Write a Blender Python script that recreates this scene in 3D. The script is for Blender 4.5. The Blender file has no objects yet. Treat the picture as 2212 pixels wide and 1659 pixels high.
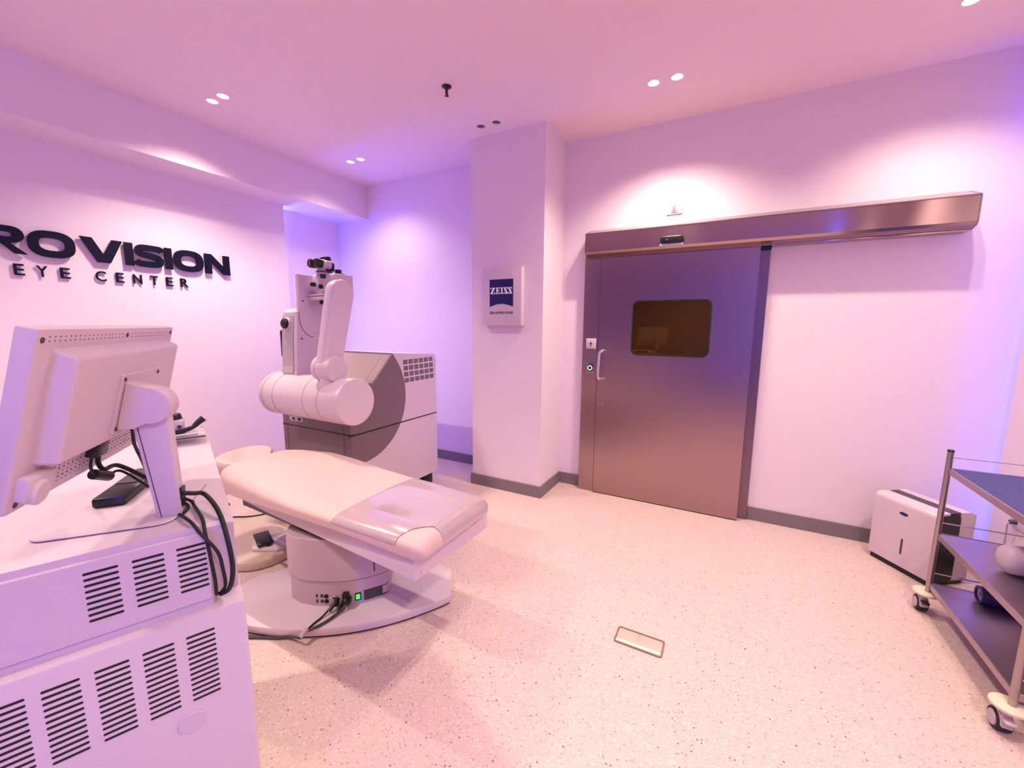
import bpy, bmesh, math, random
from mathutils import Matrix, Vector
random.seed(4)
S = bpy.context.scene
COL = S.collection
PI = math.pi

# ------------------------------------------------------------------ camera
FPX = 878.67
cd = bpy.data.cameras.new('camera'); cd.sensor_width = 36; cd.lens = FPX * 36 / 2212
cd.clip_start = 0.02
cam = bpy.data.objects.new('camera', cd); COL.objects.link(cam)
yaw, pit, rol = [math.radians(a) for a in (-28.16909532, -8.10477874, 0.41951491)]
fw = Vector((math.sin(yaw) * math.cos(pit), math.cos(yaw) * math.cos(pit), math.sin(pit)))
rt = Vector((math.cos(yaw), -math.sin(yaw), 0)); up = rt.cross(fw)
R_ = math.cos(rol) * rt + math.sin(rol) * up
U_ = -math.sin(rol) * rt + math.cos(rol) * up
m = Matrix((R_, U_, -fw)).transposed().to_4x4(); m.translation = (0, 0, 1.5)
cam.matrix_world = m
S.camera = cam

# ------------------------------------------------------------------ world, exposure
wd = bpy.data.worlds.new('world'); S.world = wd; wd.use_nodes = True
wd.node_tree.nodes['Background'].inputs[0].default_value = (0.02, 0.02, 0.03, 1)
wd.node_tree.nodes['Background'].inputs[1].default_value = 0.2
vs = S.view_settings
vs.view_transform = 'Standard'; vs.look = 'None'; vs.gamma = 1; vs.use_curve_mapping = False
vs.exposure = 0.2
S.cycles.max_bounces = 10; S.cycles.diffuse_bounces = 6

# light settings of the room
LAMP_COL = (1.0, 0.88, 0.64)
LAMP_W = {'A': 96, 'B': 30, 'C': 74, 'D': 40, 'E': 44, 'F': 58, 'G': 120, 'H': 34, 'I': 96}   # watts of each pair of downlights
LED_COL = (0.06, 0.12, 1.0)
LED_W = (190.0, 20.0, 100.0)                   # emission of the blue strips: left slot, right slot, rear corner
H = 3.082                                    # ceiling height

# ------------------------------------------------------------------ helpers
WM = {}


def wmat(o):
    return WM.get(o.name, Matrix.Identity(4)) if o else Matrix.Identity(4)


def thing(name, label, cat, loc=(0, 0, 0), rotz=0, group=None):
    o = bpy.data.objects.new(name, None); COL.objects.link(o)
    o.empty_display_size = 0.05
    o.location = loc; o.rotation_euler = (0, 0, rotz)
    o['label'] = label; o['category'] = cat
    if group: o['group'] = group
    WM[o.name] = Matrix.Translation(loc) @ Matrix.Rotation(rotz, 4, 'Z')
    return o


def tag(o, label, cat, group=None, kind=None):
    if label: o['label'] = label
    if cat: o['category'] = cat
    if group: o['group'] = group
    if kind: o['kind'] = kind
    return o


def obj(name, bm, mat, parent=None, smooth=True, local=False, label=None):
    """link a bmesh as one mesh object; coordinates are world unless local"""
    me = bpy.data.meshes.new(name)
    if parent is not None and not local:
        bm.transform(wmat(parent).inverted())
    bmesh.ops.recalc_face_normals(bm, faces=bm.faces)
    for f in bm.faces: f.smooth = smooth
    bm.to_mesh(me); bm.free()
    if smooth:
        try: me.set_sharp_from_angle(angle=math.radians(35))
        except Exception: pass
    if isinstance(mat, (list, tuple)):
        for q in mat: me.materials.append(q)
    else: me.materials.append(mat)
    o = bpy.data.objects.new(name, me); COL.objects.link(o)
    if parent is not None:
        o.parent = parent
        WM[o.name] = wmat(parent)
    if label: o['label'] = label
    return o


def struct(name, bm, mat, smooth=False, parent=None):
    o = obj(name, bm, mat, parent, smooth)
    if parent is None: o['kind'] = 'structure'
    return o


def BM(): return bmesh.new()


def box(bm, x0, x1, y0, y1, z0, z1, bev=0.0, seg=2, M=None):
    c = bmesh.ops.create_cube(bm, size=1)
    vs_ = c['verts']
    T = Matrix.Translation(((x0 + x1) / 2, (y0 + y1) / 2, (z0 + z1) / 2)) @ Matrix.Diagonal((x1 - x0, y1 - y0, z1 - z0, 1))
    bmesh.ops.transform(bm, matrix=T, verts=vs_)
    if bev:
        es = list({e for v in vs_ for e in v.link_edges})
        r = bmesh.ops.bevel(bm, geom=es, offset=bev, segments=seg, affect='EDGES', profile=0.5)
        vs_ = list({v for f in r['faces'] for v in f.verts} | {v for v in vs_ if v.is_valid})
    if M is not None: bmesh.ops.transform(bm, matrix=M, verts=vs_)
    return bm


def B(*a, **k): return box(BM(), *a, **k)


def frame_from(d):
    d = Vector(d).normalized()
    a = Vector((0, 0, 1)) if abs(d.z) < 0.9 else Vector((1, 0, 0))
    s = d.cross(a).normalized(); t = s.cross(d).normalized()
    return s, t


def cyl(bm, p, q, r, r2=None, n=24, caps=True):
    p = Vector(p); q = Vector(q); r2 = r if r2 is None else r2
    s, t = frame_from(q - p)
    A = [bm.verts.new(p + r * (math.cos(2 * PI * i / n) * s + math.sin(2 * PI * i / n) * t)) for i in range(n)]
    Bq = [bm.verts.new(q + r2 * (math.cos(2 * PI * i / n) * s + math.sin(2 * PI * i / n) * t)) for i in range(n)]
    for i in range(n):
        bm.faces.new((A[i], A[(i + 1) % n], Bq[(i + 1) % n], Bq[i]))
    if caps: bm.faces.new(A[::-1]); bm.faces.new(Bq)
    return bm


def lathe(bm, p, axis, prof, n=32, close=True):
    """prof: list of (distance along the axis, radius)"""
    p = Vector(p); d = Vector(axis).normalized(); s, t = frame_from(d)
    rings = []
    for h, r in prof:
        if r < 1e-6: rings.append([bm.verts.new(p + d * h)])
        else: rings.append([bm.verts.new(p + d * h + r * (math.cos(2 * PI * i / n) * s + math.sin(2 * PI * i / n) * t)) for i in range(n)])
    for a, b in zip(rings, rings[1:]):
        for i in range(n):
            j = (i + 1) % n
            if len(a) == 1 and len(b) == 1: continue
            if len(a) == 1: bm.faces.new((a[0], b[j], b[i]))
            elif len(b) == 1: bm.faces.new((a[i], a[j], b[0]))
            else: bm.faces.new((a[i], a[j], b[j], b[i]))
    if close:
        for g in (rings[0], rings[-1]):
            if len(g) > 2: bm.faces.new(g)
    return bm


def smooth_path(pts, k=8):
    P = [Vector(p) for p in pts]
    if len(P) < 3: return P
    out = []
    for i in range(len(P) - 1):
        p0 = P[max(i - 1, 0)]; p1 = P[i]; p2 = P[i + 1]; p3 = P[min(i + 2, len(P) - 1)]
        for j in range(k):
            t = j / k
            out.append(0.5 * ((2 * p1) + (-p0 + p2) * t + (2 * p0 - 5 * p1 + 4 * p2 - p3) * t * t + (-p0 + 3 * p1 - 3 * p2 + p3) * t ** 3))
    out.append(P[-1]); return out


def tube(bm, pts, r, n=10, smooth=True, k=8):
    P = smooth_path(pts, k) if smooth else [Vector(p) for p in pts]
    rings = []; prev = None
    for i, p in enumerate(P):
        d = (P[min(i + 1, len(P) - 1)] - P[max(i - 1, 0)]).normalized()
        if prev is None: s, t = frame_from(d)
        else:
            s = (prev - d * prev.dot(d)).normalized(); t = d.cross(s)
        prev = s
        rr = r(i / (len(P) - 1)) if callable(r) else r
        rings.append([bm.verts.new(p + rr * (math.cos(2 * PI * j / n) * s + math.sin(2 * PI * j / n) * t)) for j in range(n)])
    for a, b in zip(rings, rings[1:]):
        for j in range(n): bm.faces.new((a[j], a[(j + 1) % n], b[(j + 1) % n], b[j]))
    bm.faces.new(rings[0][::-1]); bm.faces.new(rings[-1])
    return bm


def prism(bm, poly, fn, h0, h1, bev=0.0, seg=2, hole=None):
    """poly: 2D points; fn(a, b, h) -> world point; extruded from h0 to h1"""
    A = [bm.verts.new(fn(a, b, h0)) for a, b in poly]
    Bq = [bm.verts.new(fn(a, b, h1)) for a, b in poly]
    n = len(poly); fs = []
    fs.append(bm.faces.new(A[::-1])); fs.append(bm.faces.new(Bq))
    for i in range(n): fs.append(bm.faces.new((A[i], A[(i + 1) % n], Bq[(i + 1) % n], Bq[i])))
    if bev:
        bmesh.ops.recalc_face_normals(bm, faces=fs)
        es = list(fs[0].edges) + list(fs[1].edges)
        bmesh.ops.bevel(bm, geom=es, offset=bev, segments=seg, affect='EDGES', profile=0.5)
    big = [f for f in bm.faces if len(f.verts) > 4]
    if big:
        bm.normal_update(); bmesh.ops.triangulate(bm, faces=big, ngon_method='EAR_CLIP')
    return bm


XY = lambda a, b, h: (a, b, h)
YZ = lambda a, b, h: (h, a, b)       # profile in y,z extruded along x
XZ = lambda a, b, h: (a, h, b)       # profile in x,z extruded along y


def rrect(x0, x1, y0, y1, r, n=6):
    out = []
    for cx, cy, a0 in ((x1 - r, y1 - r, 0), (x0 + r, y1 - r, 90), (x0 + r, y0 + r, 180), (x1 - r, y0 + r, 270)):
        for i in range(n + 1):
            a = math.radians(a0 + 90 * i / n); out.append((cx + r * math.cos(a), cy + r * math.sin(a)))
    return out


def arc(cx, cy, r, a0, a1, n=16):
    return [(cx + r * math.cos(math.radians(a0 + (a1 - a0) * i / n)), cy + r * math.sin(math.radians(a0 + (a1 - a0) * i / n))) for i in range(n + 1)]


def plate_holes(bm, outer, holes, fn, h):
    """flat plate at h with holes (each a point list)"""
    es = []
    for loop in [outer] + holes:
        v = [bm.verts.new(fn(a, b, h)) for a, b in loop]
        es += [bm.edges.new((v[i], v[(i + 1) % len(v)])) for i in range(len(v))]
    bmesh.ops.triangle_fill(bm, use_beauty=True, use_dissolve=False, edges=es)
    return bm


def plate_thick(bm, outer, holes, fn, h0, h1):
    for h in (h0, h1): plate_holes(bm, outer, holes, fn, h)
    for loop in [outer] + holes:
        A = [bm.verts.new(fn(a, b, h0)) for a, b in loop]; Bq = [bm.verts.new(fn(a, b, h1)) for a, b in loop]
        n = len(loop)
        for i in range(n): bm.faces.new((A[i], A[(i + 1) % n], Bq[(i + 1) % n], Bq[i]))
    bmesh.ops.remove_doubles(bm, verts=bm.verts, dist=1e-5)
    return bm


def dup(root, loc, label, group=None):
    r = root.copy(); COL.objects.link(r); r.location = loc
    r['label'] = label
    if group: r['group'] = group
    for ch in list(root.children):
        c = ch.copy(); COL.objects.link(c); c.parent = r
        for g in ch.children:
            d = g.copy(); COL.objects.link(d); d.parent = c
    return r


def text_bm(txt, depth, fn, a0, a1, b0, b1, bold=0.0, h0=0.0):
    """letters squeezed into the rectangle a0..a1, b0..b1; fn(a, b, h)"""
    cu = bpy.data.curves.new('lettering', 'FONT'); cu.body = txt; cu.size = 1; cu.offset = bold
    cu.resolution_u = 6
    to = bpy.data.objects.new('lettering', cu); COL.objects.link(to)
    dg = bpy.context.evaluated_depsgraph_get(); dg.update()
    me = to.evaluated_get(dg).to_mesh()
    bm = BM(); bm.from_mesh(me)
    to.evaluated_get(dg).to_mesh_clear()
    bpy.data.objects.remove(to); bpy.data.curves.remove(cu)
    xs = [v.co.x for v in bm.verts]; ys = [v.co.y for v in bm.verts]
    lx, hx, ly, hy = min(xs), max(xs), min(ys), max(ys)
    bmesh.ops.remove_doubles(bm, verts=bm.verts, dist=1e-4)
    fs = list(bm.faces)
    r = bmesh.ops.extrude_face_region(bm, geom=fs)
    ev = {v for v in r['geom'] if isinstance(v, bmesh.types.BMVert)}
    for v in bm.verts:
        a = a0 + (v.co.x - lx) / (hx - lx) * (a1 - a0); b = b0 + (v.co.y - ly) / (hy - ly) * (b1 - b0)
        v.co = fn(a, b, h0 + (depth if v in ev else 0.0))
    return bm


# ------------------------------------------------------------------ materials
def mat(name, col, rough=0.5, metal=0.0, spec=0.5, coat=0.0, var=0.0, vscale=20, bump=0.0, bscale=200, trans=0.0, emit=None, es=0.0, aniso=0.0, ior=1.45):
    mt = bpy.data.materials.new(name); mt.use_nodes = True
    nt = mt.node_tree; p = nt.nodes['Principled BSDF']
    p.inputs['Base Color'].default_value = (*col, 1); p.inputs['Roughness'].default_value = rough
    p.inputs['Metallic'].default_value = metal; p.inputs['Specular IOR Level'].default_value = spec
    p.inputs['Coat Weight'].default_value = coat; p.inputs['Coat Roughness'].default_value = 0.08
    p.inputs['Transmission Weight'].default_value = trans; p.inputs['IOR'].default_value = ior
    if emit: p.inputs['Emission Color'].default_value = (*emit, 1); p.inputs['Emission Strength'].default_value = es
    tc = nt.nodes.new('ShaderNodeTexCoord')
    if var:
        no = nt.nodes.new('ShaderNodeTexNoise'); no.inputs['Scale'].default_value = vscale; no.inputs['Detail'].default_value = 4
        nt.links.new(tc.outputs['Object'], no.inputs['Vector'])
        mx = nt.nodes.new('ShaderNodeMix'); mx.data_type = 'RGBA'
        mx.inputs['A'].default_value = (*[c * (1 - var) for c in col], 1); mx.inputs['B'].default_value = (*[min(1, c * (1 + var)) for c in col], 1)
        nt.links.new(no.outputs['Fac'], mx.inputs['Factor']); nt.links.new(mx.outputs['Result'], p.inputs['Base Color'])
    if bump:
        nb_ = nt.nodes.new('ShaderNodeTexNoise'); nb_.inputs['Scale'].default_value = bscale; nb_.inputs['Detail'].default_value = 3
        nt.links.new(tc.outputs['Object'], nb_.inputs['Vector'])
        bp = nt.nodes.new('ShaderNodeBump'); bp.inputs['Strength'].default_value = bump; bp.inputs['Distance'].default_value = 0.002
        nt.links.new(nb_.outputs['Fac'], bp.inputs['Height']); nt.links.new(bp.outputs['Normal'], p.inputs['Normal'])
    if aniso:
        p.inputs['Anisotropic'].default_value = aniso
        tg = nt.nodes.new('ShaderNodeTangent'); tg.direction_type = 'RADIAL'; tg.axis = 'Z'
        nt.links.new(tg.outputs[0], p.inputs['Tangent'])
    return mt


def steel(name, col, rough=0.3, aniso=0.7, turn=0.0):
    mt = mat(name, col, rough, 1.0, aniso=aniso)
    nt = mt.node_tree; p = nt.nodes['Principled BSDF']; p.inputs['Anisotropic Rotation'].default_value = turn
    tc = nt.nodes.new('ShaderNodeTexCoord'); mp = nt.nodes.new('ShaderNodeMapping')
    mp.inputs['Scale'].default_value = (2, 300, 300)
    no = nt.nodes.new('ShaderNodeTexNoise'); no.inputs['Scale'].default_value = 3; no.inputs['Detail'].default_value = 3
    nt.links.new(tc.outputs['Object'], mp.inputs['Vector']); nt.links.new(mp.outputs['Vector'], no.inputs['Vector'])
    mr = nt.nodes.new('ShaderNodeMapRange'); mr.inputs['To Min'].default_value = rough - 0.012; mr.inputs['To Max'].default_value = rough + 0.012
    nt.links.new(no.outputs['Fac'], mr.inputs['Value']); nt.links.new(mr.outputs['Result'], p.inputs['Roughness'])
    return mt


def floor_mat():
    mt = mat('speckled_vinyl', (0.7, 0.6, 0.58), 0.42, spec=0.35)
    nt = mt.node_tree; p = nt.nodes['Principled BSDF']; L = nt.links.new
    tc = nt.nodes.new('ShaderNodeTexCoord')

    def layer(prev, scale, thr, soft, col, w):
        v = nt.nodes.new('ShaderNodeTexVoronoi'); v.inputs['Scale'].default_value = scale; v.inputs['Randomness'].default_value = 1
        nz = nt.nodes.new('ShaderNodeTexNoise'); nz.inputs['Scale'].default_value = scale * 1.7
        mv = nt.nodes.new('ShaderNodeVectorMath'); mv.operation = 'SCALE'; mv.inputs['Scale'].default_value = 0.35 / scale
        ad = nt.nodes.new('ShaderNodeVectorMath'); ad.operation = 'ADD'
        L(tc.outputs['Object'], nz.inputs['Vector']); L(nz.outputs['Color'], mv.inputs[0]); L(tc.outputs['Object'], ad.inputs[0]); L(mv.outputs[0], ad.inputs[1]); L(ad.outputs[0], v.inputs['Vector'])
        sp = nt.nodes.new('ShaderNodeSeparateColor'); L(v.outputs['Color'], sp.inputs[0])
        # cells whose random value is high become flecks
        a = nt.nodes.new('ShaderNodeMath'); a.operation = 'GREATER_THAN'; a.inputs[1].default_value = thr; L(sp.outputs[0], a.inputs[0])
        d = nt.nodes.new('ShaderNodeMapRange'); d.inputs['From Min'].default_value = soft; d.inputs['From Max'].default_value = soft * 0.75
        L(v.outputs['Distance'], d.inputs['Value'])
        mu = nt.nodes.new('ShaderNodeMath'); mu.operation = 'MULTIPLY'; L(a.outputs[0], mu.inputs[0]); L(d.outputs['Result'], mu.inputs[1])
        mw = nt.nodes.new('ShaderNodeMath'); mw.operation = 'MULTIPLY'; mw.inputs[1].default_value = w; L(mu.outputs[0], mw.inputs[0])
        mx = nt.nodes.new('ShaderNodeMix'); mx.data_type = 'RGBA'; L(mw.outputs[0], mx.inputs['Factor'])
        if prev is None: mx.inputs['A'].default_value = (0.60, 0.425, 0.43, 1)
        else: L(prev.outputs['Result'], mx.inputs['A'])
        mx.inputs['B'].default_value = (*col, 1)
        return mx
    a = layer(None, 150, 0.55, 0.55, (0.52, 0.35, 0.36), 0.7)
    b = layer(a, 110, 0.72, 0.45, (0.74, 0.58, 0.56), 0.8)
    c = layer(b, 95, 0.80, 0.36, (0.36, 0.23, 0.245), 0.8)
    d = layer(c, 66, 0.90, 0.26, (0.13, 0.08, 0.10), 0.9)
    L(d.outputs['Result'], p.inputs['Base Color'])
    return mt


WALL = mat('wall_paint', (0.775, 0.635, 0.735), 0.75, spec=0.2, bump=0.05, bscale=350)
CEIL = mat('ceiling_paint', (0.80, 0.635, 0.70), 0.85, spec=0.1)
FLOOR = floor_mat()
BASEB = mat('baseboard_vinyl', (0.20, 0.155, 0.175), 0.5, var=0.35, vscale=160)
STEEL = steel('brushed_steel', (0.40, 0.28, 0.28), 0.28, 0.75)
STEELH = steel('header_steel', (0.42, 0.31, 0.31), 0.13, 0.93, 0.25)
CHROME = mat('chrome', (0.8, 0.76, 0.74), 0.12, 1.0)
TUBEST = mat('trolley_steel', (0.42, 0.36, 0.37), 0.3, 1.0)
SHELF = mat('shelf_steel', (0.42, 0.33, 0.38), 0.35, 0.9)
WHITE = mat('white_plastic', (0.60, 0.47, 0.57), 0.4, spec=0.4)
WHITE2 = mat('white_lacquer', (0.62, 0.485, 0.585), 0.28, spec=0.5)
OFFW = mat('off_white_plastic', (0.50, 0.37, 0.47), 0.45)
GREYP = mat('warm_grey_lacquer', (0.175, 0.115, 0.145), 0.3, spec=0.5)
GREYG = mat('glossy_grey_top', (0.33, 0.235, 0.25), 0.12, spec=0.6, coat=0.5)
LGREY = mat('light_grey_panel', (0.48, 0.40, 0.43), 0.45)
BLACK = mat('black_plastic', (0.008, 0.007, 0.008), 0.35)
RUBBER = mat('black_rubber', (0.012, 0.011, 0.013), 0.6)
DGREY = mat('dark_grey_plastic', (0.05, 0.04, 0.05), 0.4)
SEAM = mat('seam_line', (0.10, 0.05, 0.07), 0.7)
NAVY = mat('navy_acrylic', (0.004, 0.0025, 0.022), 0.5, spec=0.2)
NAVYL = mat('navy_print', (0.010, 0.006, 0.10), 0.4)
PRINT = mat('white_print', (0.85, 0.8, 0.85), 0.5)
VINYL = mat('upholstery_vinyl', (0.57, 0.39, 0.41), 0.5, spec=0.35, bump=0.08, bscale=250)
COVER = mat('glossy_vinyl_cover', (0.42, 0.30, 0.35), 0.16, spec=0.6, coat=0.9)
AMBER = mat('amber_glass', (0.85, 0.50, 0.015), 0.02, trans=1.0, ior=1.45)
ACRYL = mat('clear_acrylic', (0.95, 0.92, 0.95), 0.05, trans=1.0, ior=1.2)
BLUEC = mat('blue_fabric', (0.055, 0.045, 0.20), 0.85, var=0.25, vscale=30, bump=0.3, bscale=60)
BLUER = mat('blue_roll_plastic', (0.035, 0.025, 0.17), 0.45)
BEIGE = mat('beige_laminate', (0.52, 0.38, 0.35), 0.5, var=0.1, vscale=60)
BUMP = mat('cream_bumper', (0.72, 0.58, 0.48), 0.5)
GREENL = mat('green_lit_switch', (0.02, 0.3, 0.03), 0.3, emit=(0.03, 1.0, 0.08), es=2.0)
RINGL = mat('blue_lit_ring', (0.1, 0.2, 0.8), 0.3, emit=(0.25, 0.45, 1.0), es=5.0)
BULB = mat('downlight_lens', (1, 0.95, 0.85), 0.4, emit=(1.0, 0.95, 0.82), es=9.0)
RING = mat('downlight_trim', (0.80, 0.70, 0.72), 0.5)
DARKL = mat('unlit_lens', (0.10, 0.065, 0.09), 0.3)
LEDM = [mat('blue_led_strip', (0.3, 0.2, 0.9), 0.5, emit=LED_COL, es=w_) for w_ in LED_W]
SPRK = mat('dark_bronze', (0.06, 0.04, 0.05), 0.4, 0.8)

# ------------------------------------------------------------------ the room
XB, YB = -4.34, -3.60        # niche back wall, rear wall
XR = 1.60
YW = 3.575                   # door wall
# ceiling with holes for the recessed downlights
LAMPS = [(-3.405, 1.774), (-3.265, 1.774), (-3.415, 2.992), (-3.275, 2.992), (-0.571, 2.998), (-0.426, 2.998), (0.908, 3.0), (1.05, 3.0)]
OFFS = [(-1.893, 2.976), (-1.75, 2.976)]
REAR = [(-0.571, 1.774), (-0.426, 1.774), (0.98, 1.774), (1.12, 1.774), (-2.75, -0.25), (-2.61, -0.25), (-1.3, -0.6), (-1.16, -0.6), (0.9, -0.4), (1.04, -0.4)]
LR = 0.036


def circ(c, r, n=28): return [(c[0] + r * math.cos(2 * PI * i / n), c[1] + r * math.sin(2 * PI * i / n)) for i in range(n)]


struct('ceiling', plate_holes(BM(), [(XB, YB), (XR, YB), (XR, YW), (XB, YW)], [circ(c, LR) for c in LAMPS + REAR + OFFS], XY, H), CEIL)
struct('floor', B(XB, XR, YB, YW + 2.4, -0.05, 0), FLOOR)
# door wall with its doorway, seen as one surface
DX0, DX1, DZ = -0.93, 0.04, 2.02
struct('wall_front', plate_thick(BM(), [(XB, 0), (DX0, 0), (DX0, DZ), (DX1, DZ), (DX1, 0), (XR, 0), (XR, H + .1), (XB, H + .1)], [], XZ, YW, YW + 0.15), WALL)
struct('wall_left', B(XB - 0.1, XB, YB, YW, 0, H), WALL)
struct('wall_left_panel', B(XB, -4.224, YB, 2.80, 0, 2.722), WALL)
struct('wall_soffit', B(XB, -3.85, YB, YW, 2.722, H), WALL)
struct('wall_right', B(XR, XR + 0.1, YB, YW, 0, H), WALL)
struct('wall_right_panel', B(1.48, XR, YB, 3.467, 0, H), WALL)
struct('wall_rear', B(XB, XR, YB - 0.1, YB, 0, H), mat('dark_rear_wall', (0.34, 0.22, 0.38), 0.7))  # unseen wall, dark violet chosen to cut bounced light and tint the door's reflection
struct('wall_column', B(-2.095, -1.392, 3.13, YW, 0, H), WALL)
# dim anteroom behind the amber pane
bm = BM(); box(bm, -1.6, 1.0, 5.7, 5.8, 0, 2.6); box(bm, -1.7, -1.6, YW + .15, 5.7, 0, 2.6); box(bm, 1.0, 1.1, YW + .15, 5.7, 0, 2.6)
struct('wall_anteroom', bm, WALL)
struct('ceiling_anteroom', B(-1.7, 1.1, YW + .15, 5.8, 2.6, 2.65), CEIL)


def skirting(name, pts, h=0.104, t=0.012):
    bm = BM()
    for (x0, y0), (x1, y1) in zip(pts, pts[1:]):
        box(bm, min(x0, x1) - t, max(x0, x1) + t, min(y0, y1) - t, max(y0, y1) + t, 0, h)
    return struct(name, bm, BASEB)


bm = BM()
box(bm, XB, -2.095, YW - .014, YW, 0, .104); box(bm, -2.109, -2.095, 3.13, YW - .014, 0, .104); box(bm, -2.109, -1.378, 3.116, 3.13, 0, .104)
box(bm, -1.392, -1.378, 3.13, YW - .014, 0, .104); box(bm, -1.378, -1.15, YW - .014, YW, 0, .104)
struct('baseboard_front', bm, BASEB)
struct('baseboard_door', B(0.21, XR, YW - .014, YW, 0, .104), BASEB)
struct('baseboard_right', B(1.466, 1.48, YB, 3.467, 0, .104), BASEB)
struct('baseboard_left', B(-4.224, -4.21, YB, 2.80, 0, .104), BASEB)
struct('baseboard_rear', B(XB, XR, YB, YB + .014, 0, .104), BASEB)

# blue LED strips in the slots behind the wall panels, and one in the rear corner
struct('trim_1', B(-4.336, -4.33, 2.801, 2.815, 0.15, 2.70), LEDM[0])
struct('trim_2', B(1.575, 1.585, 3.468, 3.480, 0.15, 3.0), LEDM[1])
struct('trim_3', B(1.468, 1.479, -2.4, -2.34, 0.3, 2.9), LEDM[2])

# ------------------------------------------------------------------ lamps
def spot(p, w, col=LAMP_COL, ang=127, blend=0.95, r=0.02):
    l = bpy.data.lights.new('downlight_beam', 'SPOT'); l.energy = w; l.color = col
    l.spot_size = math.radians(ang); l.spot_blend = blend; l.shadow_soft_size = r
    o = bpy.data.objects.new('downlight_beam', l); COL.objects.link(o); o.location = p
    return o


def downlight(p, label, lit=True):
    x, y = p
    t = thing('recessed_downlight', label, 'ceiling light', (x, y, H), 0, 'lit downlights in the ceiling' if lit else 'unlit downlights in the ceiling')
    bm = BM(); lathe(bm, (x, y, H - 0.003), (0, 0, 1), [(0.003, LR + .009), (0, LR + .007), (0, LR - .001), (0.05, LR - .004)], 32, close=False)
    obj('trim_ring', bm, RING, t)
    bm = BM(); lathe(bm, (x, y, H + (0.030 if lit else 0.006)), (0, 0, 1), [(0, 0), (0, LR - .002), (0.012, LR - .002)], 32, close=False)
    obj('lens', bm, BULB if lit else DARKL, t)
    return t


names = ['downlight over the lettered wall, the one nearer the soffit', 'downlight over the lettered wall, the one farther from the soffit',
         'downlight in the corner above the laser, the one nearer the soffit', 'downlight in the corner above the laser, the one nearer the column',
         'downlight above the steel door, the one nearer the column', 'downlight above the steel door, the one farther from the column',
         'downlight cut off by the top of the photo, beyond the door rail']
def ceiling_fitting(k, p):
    bm = BM(); lathe(bm, (p[0], p[1], H - 0.003), (0, 0, 1), [(0.003, LR + .009), (0, LR + .007), (0, LR - .001), (0.05, LR - .004)], 32, close=False)
    n = len(bm.faces)
    lathe(bm, (p[0], p[1], H + 0.022), (0, 0, 1), [(0, 0), (0, LR - .002), (0.012, LR - .002)], 32, close=False)
    bm.faces.ensure_lookup_table()
    for f in bm.faces[n:]: f.material_index = 1
    return struct('trim_%d' % k, bm, [RING, BULB])


for i, p in enumerate(LAMPS):
    if i < 7: downlight(p, 'lit recessed ' + names[i])
    else: ceiling_fitting(4, p)
    spot((p[0], p[1], H - 0.012), LAMP_W['AABBCCDD'[i]])
for i, p in enumerate(OFFS):
    downlight(p, ['small dark unlit downlight in the ceiling by the column, the one nearer the laser', 'small dark unlit downlight in the ceiling by the column, the one nearer the door'][i], False)
for i, p in enumerate(REAR):
    ceiling_fitting(5 + i, p)
    spot((p[0], p[1], H - 0.012), LAMP_W['EEFFGGHHII'[i]])
spot((-0.3, 4.7, 2.55), 7, (1, .8, .6), 140)  # added lamp without a fitting, so the anteroom shows through the amber pane

t = thing('fire_sprinkler', 'dark fire sprinkler head hanging from the middle of the ceiling', 'sprinkler', (-1.80, 2.405, H))
bm = BM(); lathe(bm, (-1.80, 2.405, H), (0, 0, -1), [(0, .032), (.004, .032), (.010, .022), (.010, .0)], 28); obj('escutcheon', bm, SPRK, t)
bm = BM(); lathe(bm, (-1.80, 2.405, H - .008), (0, 0, -1), [(0, .009), (.025, .009), (.03, .006), (.05, .006)], 16)
for s in (-1, 1): tube(bm, [(-1.80, 2.405 + s * .006, H - .03), (-1.80, 2.405 + s * .013, H - .042), (-1.80, 2.405, H - .058)], .0028, 6)
obj('body', bm, SPRK, t)
bm = BM(); lathe(bm, (-1.80, 2.405, H - .057), (0, 0, -1), [(0, .014), (.002, .015), (.003, 0)], 18); obj('deflector', bm, SPRK, t)

# ------------------------------------------------------------------ sliding steel door
YD = 3.485
dr = thing('door_1', 'brushed steel sliding door with an amber window', 'door', (-0.45, YD, 0)); dr['kind'] = 'structure'
bm = plate_thick(BM(), [(-1.02, 0.008), (0.137, 0.008), (0.137, 2.075), (-1.02, 2.075)], [rrect(-0.738, -0.148, 1.268, 1.715, 0.05)], XZ, YD, YD + 0.05)
leaf = obj('leaf', bm, STEEL, dr, False)
bm = plate_thick(BM(), rrect(-0.740, -0.146, 1.266, 1.717, 0.052), [rrect(-0.731, -0.155, 1.275, 1.708, 0.044)], XZ, YD - 0.002, YD + 0.01)
obj('window_gasket', bm, RUBBER, dr, False)
obj('window_pane', prism(BM(), rrect(-0.736, -0.150, 1.270, 1.713, 0.048), XZ, YD + 0.012, YD + 0.020), AMBER, dr, False)
bm = BM(); box(bm, -1.165, -1.026, 3.50, YW, 0, 2.10, 0.003)
obj('door_frame', bm, STEEL, dr, False)
obj('door_frame', B(0.04, 0.205, 3.548, YW, 0, 2.06, 0.003), steel('shaded_jamb_steel', (0.24, 0.165, 0.19), 0.36, 0.5), dr, False)  # right jamb: shade put into a darker steel colour
obj('door_gap', B(-1.026, -1.018, 3.497, YW, 0, 2.07), BLACK, dr, False)
obj('bottom_seal', B(-1.015, 0.132, YD + .004, YD + .046, 0.0, 0.012), RUBBER, dr, False)
obj('top_track', B(-1.02, 0.205, 3.50, YW, 2.061, 2.09), BLACK, dr, False)
hx = -0.985
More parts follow.
